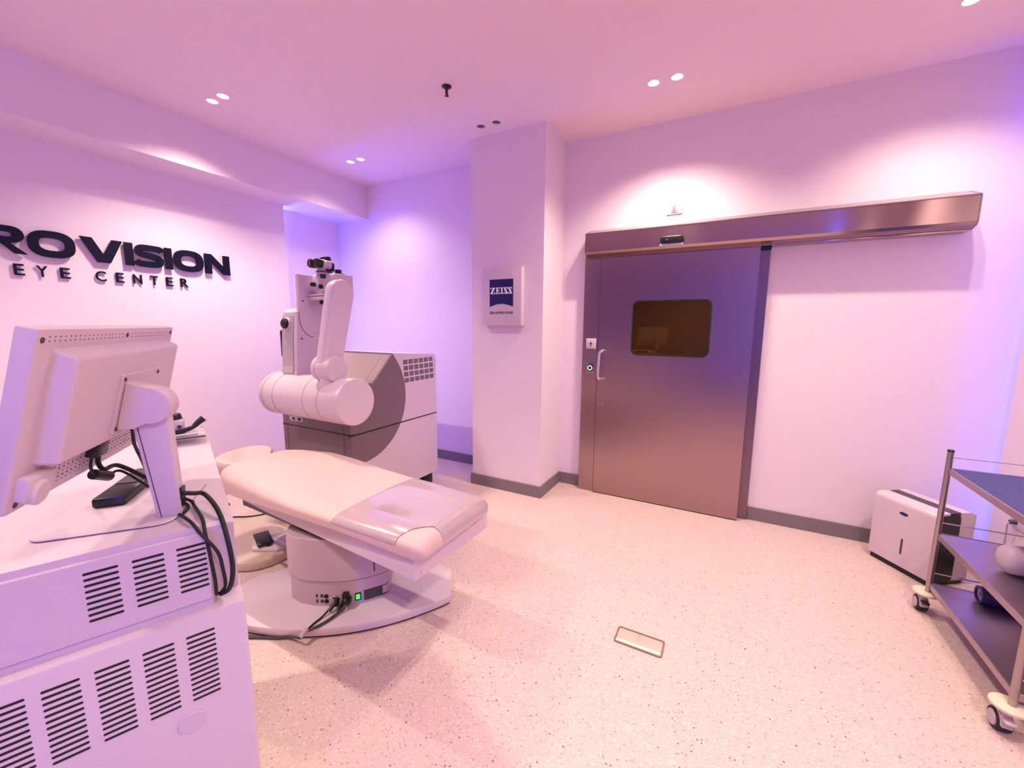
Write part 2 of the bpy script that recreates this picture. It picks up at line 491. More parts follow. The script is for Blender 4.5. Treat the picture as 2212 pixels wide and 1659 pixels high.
bm = tube(BM(), [(hx + .03, YD + .002, 1.30), (hx + .03, YD - .02, 1.30), (hx + .018, YD - .055, 1.295), (hx, YD - .066, 1.27), (hx - .004, YD - .066, 1.18), (hx - .006, YD - .066, 1.09), (hx, YD - .06, 1.058), (hx + .02, YD - .03, 1.052), (hx + .035, YD + .002, 1.052)], 0.0115, 14)
obj('pull_handle', bm, CHROME, dr)
for x in (-0.999, -0.962): obj('lock_screw', lathe(BM(), (x, YD, .825), (0, -1, 0), [(0, .005), (.002, .005), (.004, .003)], 12), CHROME, dr)

t = thing('switch_plate', 'white square key switch plate on the steel door frame', 'switch', (-1.084, 3.50, 1.35))
obj('plate', B(-1.129, -1.039, 3.488, 3.50, 1.308, 1.398, .003), WHITE2, t)
obj('inset', B(-1.118, -1.050, 3.486, 3.489, 1.319, 1.387, .001), WHITE2, t)
bm = BM(); lathe(bm, (-1.084, 3.487, 1.354), (0, -1, 0), [(0, .0085), (.006, .008), (.006, 0)], 20); obj('key_cylinder', bm, BLACK, t)
bm = BM()
box(bm, -1.112, -1.100, 3.4852, 3.4862, 1.352, 1.355); box(bm, -1.068, -1.056, 3.4852, 3.4862, 1.352, 1.355); box(bm, -1.093, -1.076, 3.4852, 3.4862, 1.333, 1.338); box(bm, -1.087, -1.081, 3.4852, 3.4862, 1.366, 1.373)
obj('marking', bm, DGREY, t, False)
t = thing('door_push_button', 'black push button with a glowing blue ring on the steel door frame', 'button', (-1.084, 3.50, 1.14))
obj('plate', B(-1.121, -1.049, 3.494, 3.50, 1.084, 1.194, .002), STEEL, t)
obj('button_housing', B(-1.110, -1.062, 3.488, 3.494, 1.112, 1.164, .003), BLACK, t)
bm = BM(); lathe(bm, (-1.087, 3.4885, 1.139), (0, -1, 0), [(0, .021), (.003, .020), (.003, .0155), (0, .0145)], 32, close=False); obj('lit_ring', bm, RINGL, t)
bm = BM(); lathe(bm, (-1.087, 3.4885, 1.139), (0, -1, 0), [(0, .0145), (.002, .014), (.0025, 0)], 24); obj('button', bm, NAVY, t)

# rail housing over the door
t = thing('door_rail_cover', 'long brushed steel rail cover above the sliding door', 'door rail', (0.03, 3.5, 2.08))
prof = [(YW, 2.325), (3.425, 2.272), (3.412, 2.262), (3.410, 2.118), (3.422, 2.100), (3.475, 2.082), (3.475, 2.076), (YW, 2.076)]
obj('housing', prism(BM(), prof, YZ, -1.135, 1.195), STEELH, t, False)
for x_ in (-1.139, 1.194):
    bm = BM(); prism(bm, [(YW, 2.326), (3.424, 2.273), (3.409, 2.262), (3.407, 2.118), (3.421, 2.098), (3.474, 2.081), (YW, 2.081)], YZ, x_, x_ + .005)
    obj('end_cap', bm, STEELH, t, False)
obj('seam', B(-1.134, 1.194, 3.4085, 3.412, 2.2605, 2.2625), SEAM, t, False)
t = thing('motion_sensor', 'black rounded motion sensor on the front of the steel rail cover', 'sensor', (-.45, 3.40, 2.15))
bm = BM(); prism(bm, rrect(-0.537, -0.368, 2.128, 2.185, 0.027), XZ, 3.409, 3.372, 0.010, 3); obj('housing', bm, BLACK, t)
obj('bracket', B(-0.537, -0.37, 3.38, 3.41, 2.112, 2.130, .003), LGREY, t)
obj('lens', B(-0.495, -0.478, 3.368, 3.374, 2.146, 2.160, .003), DGREY, t)

t = thing('wall_switch', 'white wall switch plate above the steel rail cover', 'switch', (-0.47, YW, 2.42))
obj('plate', B(-0.529, -0.412, YW - .009, YW, 2.382, 2.467, .003), WHITE2, t)
obj('rocker', B(-0.492, -0.452, YW - .014, YW - .008, 2.395, 2.452, .002), OFFW, t)
bm = BM(); box(bm, -0.480, -0.476, YW - .0148, YW - .0138, 2.405, 2.442); box(bm, -0.468, -0.464, YW - .0148, YW - .0138, 2.405, 2.442); box(bm, -0.480, -0.464, YW - .0148, YW - .0138, 2.402, 2.406); obj('marking', bm, SEAM, t, False)

# ------------------------------------------------------------------ sign on the column
t = thing('illuminated_box_sign', 'white box sign with a dark blue emblem on the column', 'sign', (-1.755, 3.13, 1.75))
obj('case', B(-1.943, -1.563, 3.07, 3.13, 1.504, 1.990, .003), WHITE2, t)
# emblem panel with an arched lower edge
pl = [(-1.868, 1.892), (-1.868, 1.663)] + [(-1.868 + .229 * i / 20, 1.663 + .024 * math.sin(PI * i / 20)) for i in range(1, 20)] + [(-1.639, 1.663), (-1.639, 1.892)]
obj('emblem', prism(BM(), pl, XZ, 3.0695, 3.067), NAVYL, t, False)


def polyg(bm, pts, x0, x1, z0, z1, y0, y1):
    prism(bm, [(x0 + a * (x1 - x0), z0 + b * (z1 - z0)) for a, b in pts], XZ, y0, y1)


bm = BM()
Zp = [(0, 1), (0, .74), (.10, .74), (.20, .90), (.50, .90), (0, .06), (0, 0), (1, 0), (1, .30), (.90, .30), (.80, .10), (.46, .10), (.98, .94), (.98, 1)]
Ep = [(0, 1), (0, .90), (.14, .90), (.14, .10), (0, .10), (0, 0), (1, 0), (1, .30), (.90, .30), (.80, .10), (.44, .10), (.44, .46), (.60, .46), (.66, .36), (.74, .36), (.74, .68), (.66, .68), (.60, .56), (.44, .56), (.44, .90), (.78, .90), (.86, .74), (.95, .74), (.95, 1)]
Ip = [(0, 1), (0, .90), (.24, .90), (.24, .10), (0, .10), (0, 0), (1, 0), (1, .10), (.76, .10), (.76, .90), (1, .90), (1, 1)]
Sp = [(1, 1), (1, .70), (.90, .70), (.80, .90), (.46, .90), (1, .10), (1, 0), (0, 0), (0, .30), (.10, .30), (.22, .10), (.50, .10), (0, .92), (0, 1)]
for pts, a, b in ((Zp, -1.860, -1.812), (Ep, -1.806, -1.764), (Ip, -1.759, -1.733), (Sp, -1.728, -1.690), (Sp, -1.686, -1.648)):
    polyg(bm, pts, a, b, 1.770, 1.824, 3.0672, 3.066)
obj('emblem_lettering', bm, PRINT, t, False)
obj('caption', text_bm('ZEISS CERTIFIED CENTER', .0008, lambda a, b, h: (a, 3.0698 - h, b), -1.871, -1.639, 1.602, 1.622, 0.02), BLACK, t, False)

# ------------------------------------------------------------------ raised wall lettering
XL = -4.224
t = thing('wall_lettering', 'large raised navy letters on the wall with a smaller line below', 'lettering', (XL, 1.5, 1.95))
LF = lambda a, b, h: (XL + h, a, b)


def ring2(y0, y1, z0, z1, wy, wz, e=2.6, n=40):
    def se(cy, cz, ry, rz): return [(cy + ry * math.copysign(abs(math.cos(q)) ** (2 / e), math.cos(q)), cz + rz * math.copysign(abs(math.sin(q)) ** (2 / e), math.sin(q))) for q in [2 * PI * i / n for i in range(n)]]
    cy, cz = (y0 + y1) / 2, (z0 + z1) / 2
    return se(cy, cz, (y1 - y0) / 2, (z1 - z0) / 2), se(cy, cz, (y1 - y0) / 2 - wy, (z1 - z0) / 2 - wz)


Z0, Z1 = 1.950, 2.122
G0, G1 = 0.016, 0.036


def letter(poly, holes=()):
    obj('letter', plate_thick(BM(), poly, list(holes), LF, G0, G1), NAVY, t, False)


def lp(pts, y0, y1): return [(y0 + a * (y1 - y0), Z0 + b * (Z1 - Z0)) for a, b in pts]


# R
out_, hole_ = [(0, 0), (0, 1)] + [(.62, 1)] + arc(.70, .70, .30, 90, -80, 10) + [(.62, .38), (1.02, 0), (.72, 0), (.40, .36), (.26, .36), (.26, 0)], [(.26, .60), (.26, .78), (.62, .78), (.70, .74), (.70, .64), (.62, .60)]
letter(lp([(a, b) for a, b in out_], .765, .944), [lp(hole_, .765, .944)])
o, h = ring2(.956, 1.183, Z0 - .003, Z1 + .003, .050, .046); letter(o, [h])
letter(lp([(0, 1), (.27, 1), (.51, .33), (.745, 1), (1, 1), (.66, 0), (.36, 0)], 1.211, 1.446))
letter(lp([(0, 0), (1, 0), (1, 1), (0, 1)], 1.456, 1.506))
# S as a thick bent stroke
y0, y1 = 1.516, 1.702
sy = lambda a: y0 + a * (y1 - y0)
sz = lambda b: Z0 + b * (Z1 - Z0)
mid = [(.96, .745), (.90, .84), (.74, .868), (.28, .868), (.155, .80), (.14, .69), (.20, .59), (.40, .545), (.62, .50), (.82, .43), (.865, .32), (.83, .19), (.70, .132), (.26, .132), (.10, .165), (.03, .265)]
P = smooth_path([(sy(a), sz(b), 0) for a, b in mid], 4)
Lf, Rg = [], []
for i, p in enumerate(P):
    d = (P[min(i + 1, len(P) - 1)] - P[max(i - 1, 0)]).normalized(); n_ = Vector((-d.y, d.x, 0)); w_ = .0225
    Lf.append((p.x + n_.x * w_, p.y + n_.y * w_)); Rg.append((p.x - n_.x * w_, p.y - n_.y * w_))
bm = BM()
for i in range(len(P) - 1):
    q = [Lf[i], Lf[i + 1], Rg[i + 1], Rg[i]]
    A = [bm.verts.new(LF(a, b, G0)) for a, b in q]; Bq = [bm.verts.new(LF(a, b, G1)) for a, b in q]
    bm.faces.new(A[::-1]); bm.faces.new(Bq); bm.faces.new((A[0], A[1], Bq[1], Bq[0])); bm.faces.new((A[2], A[3], Bq[3], Bq[2]))
    if i == 0: bm.faces.new((A[3], A[0], Bq[0], Bq[3]))
    if i == len(P) - 2: bm.faces.new((A[1], A[2], Bq[2], Bq[1]))
bmesh.ops.remove_doubles(bm, verts=bm.verts, dist=1e-5)
obj('letter', bm, NAVY, t, False)
letter(lp([(0, 0), (1, 0), (1, 1), (0, 1)], 1.712, 1.760))
o, h = ring2(1.772, 1.992, Z0 - .003, Z1 + .003, .050, .046); letter(o, [h])
letter(lp([(0, 0), (.25, 0), (.25, .62), (.74, 0), (1, 0), (1, 1), (.75, 1), (.75, .38), (.26, 1), (0, 1)], 2.006, 2.208))
for ch, a, b in (('E', .879, .926), ('Y', .980, 1.034), ('E', 1.093, 1.143), ('C', 1.276, 1.335), ('E', 1.391, 1.438), ('N', 1.494, 1.549), ('T', 1.603, 1.654), ('E', 1.709, 1.757), ('R', 1.810, 1.868)):
    obj('small_letter', text_bm(ch, .010, LF, a, b, 1.812, 1.886, 0.012, .008), NAVY, t, False)

# ------------------------------------------------------------------ floor box
t = thing('floor_box', 'recessed rectangular floor socket box lid in the open floor', 'floor box', (-0.285, 1.845, 0))
bm = plate_thick(BM(), rrect(-.396, -.174, 1.792, 1.906, .012), [rrect(-.390, -.180, 1.799, 1.899, .010)], XY, 0.0, 0.004); obj('rim', bm, mat('floor_box_rim', (0.22, 0.13, 0.11), .35, spec=.4), t, False)
FB = mat('floor_box_lid', (0.56, 0.38, 0.36), .4)
obj('lid', B(-.3875, -.292, 1.826, 1.897, 0.0, .0035, .002), FB, t); obj('lid', B(-.286, -.1825, 1.826, 1.897, 0.0, .0035, .002), FB, t)
obj('cable_flap', B(-.3875, -.1825, 1.801, 1.823, 0.0, .006, .0025), mat('floor_box_flap', (0.74, .58, .54), .3), t)

# ------------------------------------------------------------------ laser unit
X0, X1 = -3.25, -2.444
lz = thing('laser_unit', 'large white and grey surgical laser cabinet with a jointed arm', 'medical laser', (-2.85, 2.5, 0))
CA = (2.137, 0.923, 0.4836)
a_top = math.degrees(math.atan2(1.265 - CA[1], 2.482 - CA[0])); a_bot = math.degrees(math.atan2(.452 - CA[1], CA[0] - .11 - CA[0]))
ar = arc(CA[0], CA[1], CA[2], a_top, -103, 26)
body = [(2.06, .10), (3.015, .10), (3.035, .13), (3.035, 1.200), (3.012, 1.235), (2.50, 1.272)] + ar[1:] + [(2.03, ar[-1][1])]
body = [(2.03, .10), (3.015, .10), (3.035, .13), (3.035, 1.205), (3.012, 1.237), (2.482, 1.272)] + ar[1:] + [(2.03, ar[-1][1] + .004)]
obj('cabinet', prism(BM(), body, YZ, X0, X1), WHITE2, lz)
front = [(2.025, ar[-1][1] + .006), (2.025, .83), (2.05, .865)] + [(2.255, 1.035), (2.475, 1.262)] + ar[:]
obj('front_shell', prism(BM(), front, YZ, X0 + .001, X1 - .001, 0), GREYP, lz)
def slant(u, y0, z0, y1, z1, n): return [(y0 + (y1 - y0) * i / n, z0 + (z1 - z0) * i / n) for i in range(n + 1)]
bm = BM()
s_n = Vector((0, -(1.262 - 1.035), (2.475 - 2.255))).normalized()
q = [(2.262, 1.042), (2.468, 1.255)]
prism(bm, [(2.262, 1.042), (2.468, 1.255), (2.468 + s_n.y * .004, 1.255 + s_n.z * .004), (2.262 + s_n.y * .004, 1.042 + s_n.z * .004)], YZ, X0 + .03, X1 - .012)
obj('sloping_top', bm, GREYG, lz, False)
obj('sloping_top_seam', prism(BM(), [(2.262, 1.042), (2.468, 1.255), (2.468 + s_n.y * .0045, 1.255 + s_n.z * .0045), (2.262 + s_n.y * .0045, 1.042 + s_n.z * .0045)], YZ, X1 - .1, X1 - .097), SEAM, lz, False)
bm = BM(); box(bm, X0 - .001, X1 + .001, 2.0235, 2.06, .677, .687); box(bm, X1 - .02, X1 + .0012, 2.0235, 3.0355, .672, .682); box(bm, X0 - .0012, X0 + .02, 2.0235, 3.0355, .672, .682)
obj('joint_groove', bm, BLACK, lz, False)
for x_ in (X0 + .052, X1 - .072): obj('panel_seam', B(x_, x_ + .003, 2.0235, 2.03, .42, .86), SEAM, lz, False)
# grille
bm = BM()
for r in range(4):
    for c in range(6):
        y = 2.600 + c * .0665 + r * .004; z = 1.170 - r * .0525 + c * .0008
        for k in range(6): box(bm, X1 - .001, X1 + .0012, y, y + .054, z + k * .0066, z + k * .0066 + .0044)
obj('vent_grille', bm, DGREY, lz, False)
bm = BM(); prism(bm, rrect(-3.155, -2.985, .722, .758, .017), XZ, 2.0255, 2.0225); obj('port_recess', bm, LGREY, lz, False)
for x in (-3.105, -3.035):
    bm = BM(); box(bm, x - .018, x + .018, 2.019, 2.024, .730, .752, .003); obj('button', bm, BLACK, lz)
for x in (-3.15, -2.53):
    for y in (2.15, 2.90):
        bm = BM(); box(bm, x - .08, x + .08, y - .06, y + .06, 0.0, .101, .004); obj('foot', bm, BLACK, lz)
# rotating drum
DY, DZc, DR = 1.852, 0.992, 0.158
bm = BM(); lathe(bm, (-3.03, DY, DZc), (1, 0, 0), [(0, 0), (0, .118), (.016, .145), (.04, DR), (.86, DR), (.866, DR - .004), (.866, 0)], 56, close=False)
drum = obj('drum', bm, WHITE2, lz)
for x in (-2.955, -2.83, -2.50, -2.355):
    bm = BM(); lathe(bm, (x, DY, DZc), (1, 0, 0), [(0, DR - .002), (0, DR + .0008), (.002, DR + .0008), (.002, DR - .002)], 56, close=False); obj('drum_seam', bm, SEAM, drum)
obj('drum_mount', B(-3.05, -2.45, 1.98, 2.03, .84, 1.10), WHITE2, lz)
obj('drum_mount', B(-2.95, -2.60, 1.94, 2.03, .90, 1.08), GREYP, lz)
# fork post
JC = (1.994, 1.540)
fork = [(1.800, 1.085), (1.815, 1.20), (1.822, 1.36), (1.835, 1.50), (1.842, 1.565), (1.852, 1.575)] + arc(JC[0], JC[1], .142, 172, 360, 20) + [(2.137, 1.20), (2.15, 1.02), (1.99, 1.02), (1.93, 1.09), (1.87, 1.12)]
fork = [(1.800, 1.085), (1.812, 1.20), (1.820, 1.36), (1.832, 1.50), (1.840, 1.590), (1.853, 1.595)] + arc(JC[0], JC[1], .142, 172, 350, 20) + [(2.12, 1.30), (2.03, 1.14), (1.975, 1.05), (1.90, 1.05)]
fk = obj('fork_post', prism(BM(), fork, YZ, -2.735, -2.700, 0.003, 1), WHITE2, lz)
fp = [(1.805, 1.085), (1.817, 1.20), (1.825, 1.36), (1.836, 1.50), (1.846, 1.585), (1.875, 1.612), (1.95, 1.62), (1.98, 1.40), (1.98, 1.05)]
obj('fork_housing', prism(BM(), fp, YZ, -2.875, -2.735, 0.010, 3), WHITE2, lz)
bm = BM()
fr = [(1.808, 1.155), (1.816, 1.20), (1.824, 1.36), (1.834, 1.49), (1.842, 1.56)]
for (ya, za), (yb, zb) in zip(fr, fr[1:]):
    v = [bm.verts.new(c) for c in ((-2.868, ya - .0035, za), (-2.742, ya - .0035, za), (-2.742, yb - .0035, zb), (-2.868, yb - .0035, zb))]; bm.faces.new(v)
r = bmesh.ops.extrude_face_region(bm, geom=list(bm.faces))
for v in r['geom']:
    if isinstance(v, bmesh.types.BMVert): v.co.y += .006
obj('fork_front_panel', bm, LGREY, lz)
bm = BM(); lathe(bm, (-2.812, 1.836, 1.505), (0, -1, .08), [(0, .046), (.012, .046), (.018, .04), (.018, 0)], 32); kn = obj('knob_collar', bm, WHITE2, lz)
bm = BM(); lathe(bm, (-2.808, 1.820, 1.506), (0, -1, .08), [(0, .036), (.016, .035), (.022, .028), (.020, .012), (.026, .010), (.026, 0)], 32); obj('knob', bm, BLACK, kn)
bm = BM(); prism(bm, rrect(1.83, 1.87, 1.26, 1.46, .015), YZ, -2.905, -2.875, .006, 2); obj('side_handle', bm, BLACK, lz)
# microscope carrier plate
plate = [(1.866, 1.850), (2.10, 1.846), (2.12, 1.70), (2.134, 1.54)] + arc(JC[0], JC[1], .137, 0, -180, 22) + [(1.857, 1.56), (1.864, 1.70)]
obj('carrier_plate', prism(BM(), plate, YZ, -2.740, -2.698, 0.005, 2), WHITE2, lz)
bm = BM(); lathe(bm, (-2.70, JC[0], JC[1]), (1, 0, 0), [(0, .112), (.006, .112), (.010, .106), (.010, 0)], 48); obj('joint_disc', bm, WHITE2, lz)
for y, z in ((1.885, 1.665), (2.01, 1.475), (1.86, 1.40)): obj('screw', cyl(BM(), (-2.70, y, z), (-2.690, y, z), .005, n=10), DGREY, lz)
# slanted second arm
ax, ay = Vector((1.915, 1.708)), Vector((1.806, 1.250))
d = (ay - ax).normalized(); nn = Vector((-d.y, d.x))
a0 = math.degrees(math.atan2(nn.y, nn.x))
pl = arc(ax.x, ax.y, .092, a0, a0 + 180 if (Vector((math.cos(math.radians(a0 + 90)), math.sin(math.radians(a0 + 90)))).dot(-d) > 0) else a0 - 180, 20)
pl += arc(ay.x, ay.y, .078, a0 + 180, a0 + 360, 16)
obj('swing_arm', prism(BM(), pl, YZ, -2.395, -2.300, 0.028, 4), WHITE2, lz)
bm = BM(); lathe(bm, (-2.43, 1.805, 1.210), (1, 0, 0), [(0, 0), (0, .080), (.006, .088), (.145, .088), (.160, .082), (.160, 0)], 40, close=False); el = obj('elbow', bm, WHITE2, lz)
bm = BM(); lathe(bm, (-2.385, 1.805, 1.210), (1, 0, 0), [(0, .0875), (0, .0888), (.0015, .0888), (.0015, .0875)], 40, close=False); obj('elbow_seam', bm, SEAM, el)
bm = BM(); lathe(bm, (-2.345, 1.81, 1.09), (.02, -.02, 1), [(0, .082), (.045, .070), (.08, .066), (.11, .075)], 32); obj('elbow_neck', bm, WHITE2, lz)
# microscope between the arms
mc = thing('microscope', 'white operating microscope with black eyepieces held by the laser arm', 'microscope', (-2.58, 1.97, 1.70))
obj('body', B(-2.66, -2.42, 1.94, 2.10, 1.735, 1.850, .014, 3), WHITE, mc)
bm = BM(); lathe(bm, (-2.60, 1.985, 1.74), (0, 0, -1), [(0, .055), (.03, .05), (.032, .048)], 28); obj('lower_tube', bm, WHITE, mc)
bm = BM(); box(bm, -2.68, -2.50, 1.92, 2.05, 1.700, 1.713, .003); box(bm, -2.68, -2.50, 1.92, 2.05, 1.672, 1.696, .003); obj('light_ring', bm, WHITE2, mc)
bm = BM(); lathe(bm, (-2.60, 1.985, 1.674), (0, 0, -1), [(0, .030), (.028, .030), (.028, 0)], 24); obj('objective_lens', bm, BLACK, mc)
for (x, y, z, l) in ((-2.63, 1.925, 1.782, .03), (-2.52, 1.925, 1.832, .03), (-2.555, 1.925, 1.764, .022)):
    bm = BM(); lathe(bm, (x, y + .02, z), (-.35, -1, 0), [(0, .015), (l, .0155), (l + .004, .012), (l + .004, 0)], 18); obj('knob', bm, BLACK, mc)
bm = BM(); lathe(bm, (-2.60, 2.00, 1.85), (0, 0, 1), [(0, .052), (.018, .050), (.020, .056), (.024, .056), (.026, .050), (.06, .046), (.06, 0)], 32); hd = obj('tube_neck', bm, WHITE, mc)
bm = BM(); lathe(bm, (-2.60, 2.00, 1.868), (0, 0, 1), [(0, .0515), (0, .0575), (.005, .0575), (.005, .0515)], 32, close=False); obj('neck_ring', bm, BLACK, hd)
bm = BM(); lathe(bm, (-2.49, 2.03, 1.85), (0, 0, 1), [(0, .045), (.006, .045), (.010, .022), (.035, .022), (.035, 0)], 24); obj('top_knob', bm, BLACK, mc)
bm = BM(); box(bm, -2.665, -2.545, 1.95, 2.05, 1.895, 1.945, .018, 3, M=Matrix.Translation((-2.605, 2.0, 1.92)) @ Matrix.Rotation(-.35, 4, 'X') @ Matrix.Translation((2.605, -2.0, -1.92))); obj('binocular_head', bm, WHITE, mc)
for dx in (-.030, .034):
    p0 = Vector((-2.575 + dx, 2.005, 1.915)); dd = Vector((-.25, -1, .10)).normalized()
    bm = BM(); lathe(bm, p0, dd, [(0, .030), (.035, .030), (.04, .025), (.062, .025)], 24); ey = obj('eyepiece_tube', bm, WHITE, mc)
    bm = BM(); lathe(bm, p0 + dd * .055, dd, [(0, .026), (.012, .030), (.04, .031), (.052, .026), (.050, .016), (.045, 0)], 24); obj('eyecup', bm, BLACK, ey)
bm = BM(); lathe(bm, (-2.585, 2.005, 1.945), (-.1, -.15, 1), [(0, .036), (.004, .04), (.026, .038), (.030, .030), (.030, 0)], 28); obj('cap', bm, BLACK, mc)
obj('side_plate', B(-2.548, -2.538, 1.975, 2.04, 1.875, 1.935, .004), BLACK, mc)

# ------------------------------------------------------------------ low platform and foot pedal
t = thing('floor_platform', 'low beige platform on the floor behind the bed pedestal', 'platform', (-2.8, 1.58, 0))
obj('slab', prism(BM(), rrect(-3.22, -2.42, 1.22, 2.0, .2, 10), XY, .006, .058, .006, 2), BEIGE, t)
obj('base_rim', prism(BM(), rrect(-3.20, -2.435, 1.235, 1.985, .19, 10), XY, 0, .008), BLACK, t)
t = thing('foot_pedal', 'white foot switch with two black pedals on the beige platform', 'foot pedal', (-2.52, 1.50, .058))
ped = [(-2.70, 1.42), (-2.60, 1.355), (-2.46, 1.43), (-2.435, 1.52), (-2.435, 1.68), (-2.60, 1.72)]
obj('base', prism(BM(), ped, XY, .058, .082, .006, 2), WHITE, t)
obj('hinge_block', B(-2.53, -2.43, 1.47, 1.56, .08, .115, .008, 2), WHITE, t)
for (cx, cy, rz) in ((-2.60, 1.43, -.35), (-2.51, 1.62, -.35)):
    Mx = Matrix.Translation((cx, cy, .108)) @ Matrix.Rotation(rz, 4, 'Z') @ Matrix.Rotation(.12, 4, 'Y')
    obj('pedal', box(BM(), -.085, .065, -.045, .045, -.008, .008, .005, 2, M=Mx), BLACK, t)
bm = BM(); lathe(bm, (-2.54, 1.435, .098), (0, -1, 0), [(0, .016), (.02, .016), (.02, 0)], 18); obj('pivot', bm, BLACK, t)

# ------------------------------------------------------------------ patient bed
bed = thing('patient_bed', 'padded patient bed on a white pedestal beside the laser', 'bed', (-1.77, 1.40, 0))
BA = math.radians(38.5); bo = Vector((-1.83, 1.40))
ba = Vector((math.cos(BA), math.sin(BA))); bb = Vector((-math.sin(BA), math.cos(BA)))
BF = lambda a, b, h: (bo.x + ba.x * a + bb.x * b, bo.y + ba.y * a + bb.y * b, h)
A0 = .055
lens = [(.615, .055), (.605, -.185)] + [(A0 + .55 - 1.10 * i / 24, -.333 + .145 * ((2 * i / 24 - 1) ** 2)) for i in range(1, 24)] + [(-.53, -.185), (-.545, .108), (-.475, .200)] + [(-.475 + 1.02 * i / 24, .31 - .135 * ((2 * i / 24 - 1) ** 2)) for i in range(1, 24)] + [(.545, .130)]
obj('base_plate', prism(BM(), lens, BF, .012, .052, .004, 2), WHITE2, bed)
obj('base_foot', prism(BM(), [(a * .985, b * .97) for a, b in lens], BF, 0, .013), BLACK, bed)
col = [(-.238, -.02), (-.236, -.05), (-.228, -.066), (-.17, -.118), (-.09, -.152), (0, -.172), (.09, -.178), (.17, -.165), (.245, -.138), (.265, -.125), (.275, -.10), (.275, .12), (.25, .15), (-.215, .15), (-.238, .12)]
obj('pedestal_skirt', prism(BM(), col, BF, .050, .190, .003, 1), OFFW, bed)
col2 = [(a * 1.02 - .004, b * 1.03 - .002) for a, b in col]
obj('pedestal', prism(BM(), col2, BF, .192, .424, .003, 1), OFFW, bed)
obj('pedestal_flange', prism(BM(), [(a * .8, b * .75 + .01) for a, b in col], BF, .42, .45), DGREY, bed)
obj('skirt_seam', prism(BM(), [(a * 1.003, b * 1.003) for a, b in col], BF, .188, .193), SEAM, bed)


def on_front(a):
    for (a0_, b0_), (a1_, b1_) in zip(col, col[1:]):
        if a0_ <= a <= a1_: return b0_ + (b1_ - b0_) * (a - a0_) / (a1_ - a0_)
    return -.17


def strip(a0_, a1_, z0, z1, out, depth=.004, n=6):
    bm = BM(); pts = [(a0_ + (a1_ - a0_) * i / n) for i in range(n + 1)]
    poly = [(a, on_front(a) - out) for a in pts] + [(a, on_front(a) + depth) for a in pts[::-1]]
    return prism(bm, poly, BF, z0, z1)


cp = obj('connector_panel', strip(-.045, .145, .066, .122, .002), OFFW, bed, False)
obj('rating_plate', strip(.155, .245, .066, .122, .003), DGREY, cp, False)
obj('panel_slot', strip(.245, .272, .118, .121, .003), BLACK, cp, False)
obj('panel_slot', strip(.245, .272, .066, .071, .003), BLACK, cp, False)
bm = strip(.112, .142, .074, .116, .005); sw = obj('power_switch', bm, BLACK, cp, False)
obj('switch_light', strip(.118, .136, .082, .108, .007), GREENL, sw, False)
bm = BM()
for a in (-.065, -.063):
    pass
for z in (.082, .110):
    p = BF(-.030, on_front(-.03) - .002, z); lathe(bm, p, (bb.x * -1, bb.y * -1, 0), [(0, .0115), (.003, .0115), (.003, 0)], 20)
obj('socket', bm, BLACK, cp)
bm = BM(); p = BF(.004, on_front(.0) - .002, .112); lathe(bm, p, (-bb.x, -bb.y, 0), [(0, .0125), (.012, .012), (.014, .008), (.014, 0)], 20); obj('metal_socket', bm, CHROME, cp)
bm = BM()
for z in (.078, .108):
    for a in (-.085, -.062):
        bm2 = strip(a, a + (.010 if a < -.08 else .020), z - .008, z + .010, .001, n=2)
        me_ = bpy.data.meshes.new('tmp'); bm2.to_mesh(me_); bm2.free(); bm.from_mesh(me_); bpy.data.meshes.remove(me_)
obj('pictogram', bm, DGREY, cp, False)
# frame: tapered side rails, turned slightly
BR = Matrix.Translation((-1.09, 1.19, 0)) @ Matrix.Rotation(math.radians(-2.0), 4, 'Z')


def rail_frame():
    bm = BM(); L_ = 1.50
    prof_ = [(0, .441), (0, .560), (-.30, .566), (-.45, .574), (-.80, .572), (-1.10, .562), (-1.36, .548), (-L_, .540), (-L_, .505), (-1.36, .492), (-1.08, .474), (-.44, .455)]
    prism(bm, prof_, lambda a, b, h: (a, h, b), 0.0, .545, 0.003, 1)
    bmesh.ops.transform(bm, matrix=BR, verts=bm.verts)
    return bm


obj('bed_frame', rail_frame(), WHITE2, bed)
for (y, z) in ((.04, .462), (.04, .535), (.51, .462), (.51, .54)):
    obj('screw', cyl(BM(), BR @ Vector((.0005, y, z)), BR @ Vector((.003, y, z)), .006, n=12), WHITE2, bed)
for (x, z) in ((-.03, .465), (-.035, .535)): obj('screw', cyl(BM(), BR @ Vector((x, -.0005, z)), BR @ Vector((x, -.003, z)), .005, n=12), WHITE2, bed)
obj('frame_underside', box(BM(), -1.40, -.05, .03, .515, .435, .47, M=BR), DGREY, bed)  # dark grey puts the shadow below the rail into the colour
obj('cable_hook', box(BM(), -.25, -.2475, .0, .006, .405, .45, M=BR), BLACK, bed)


def lerp_tab(tab, x):
    for (x0, a), (x1, b) in zip(tab, tab[1:]):
        if x1 <= x <= x0 or x0 <= x <= x1:
            t_ = (x - x0) / (x1 - x0); t_ = t_ * t_ * (3 - 2 * t_) * .5 + t_ * .5
            return a + (b - a) * t_
    return tab[-1][1]


YN = [(-1.03, 1.165), (-1.5, 1.155), (-1.95, 1.150), (-2.25, 1.155), (-2.45, 1.170), (-2.66, 1.225)]
YF = [(-1.03, 1.715), (-1.5, 1.745), (-1.8, 1.77), (-2.1, 1.80), (-2.3, 1.785), (-2.66, 1.69)]
ZT = [(-1.03, .628), (-1.25, .632), (-1.5, .630), (-1.8, .632), (-2.05, .645), (-2.3, .668), (-2.5, .668), (-2.66, .655)]
ZB = [(-1.03, .556), (-1.5, .574), (-1.9, .572), (-2.2, .562), (-2.66, .540)]
XH, XF = -2.66, -1.035


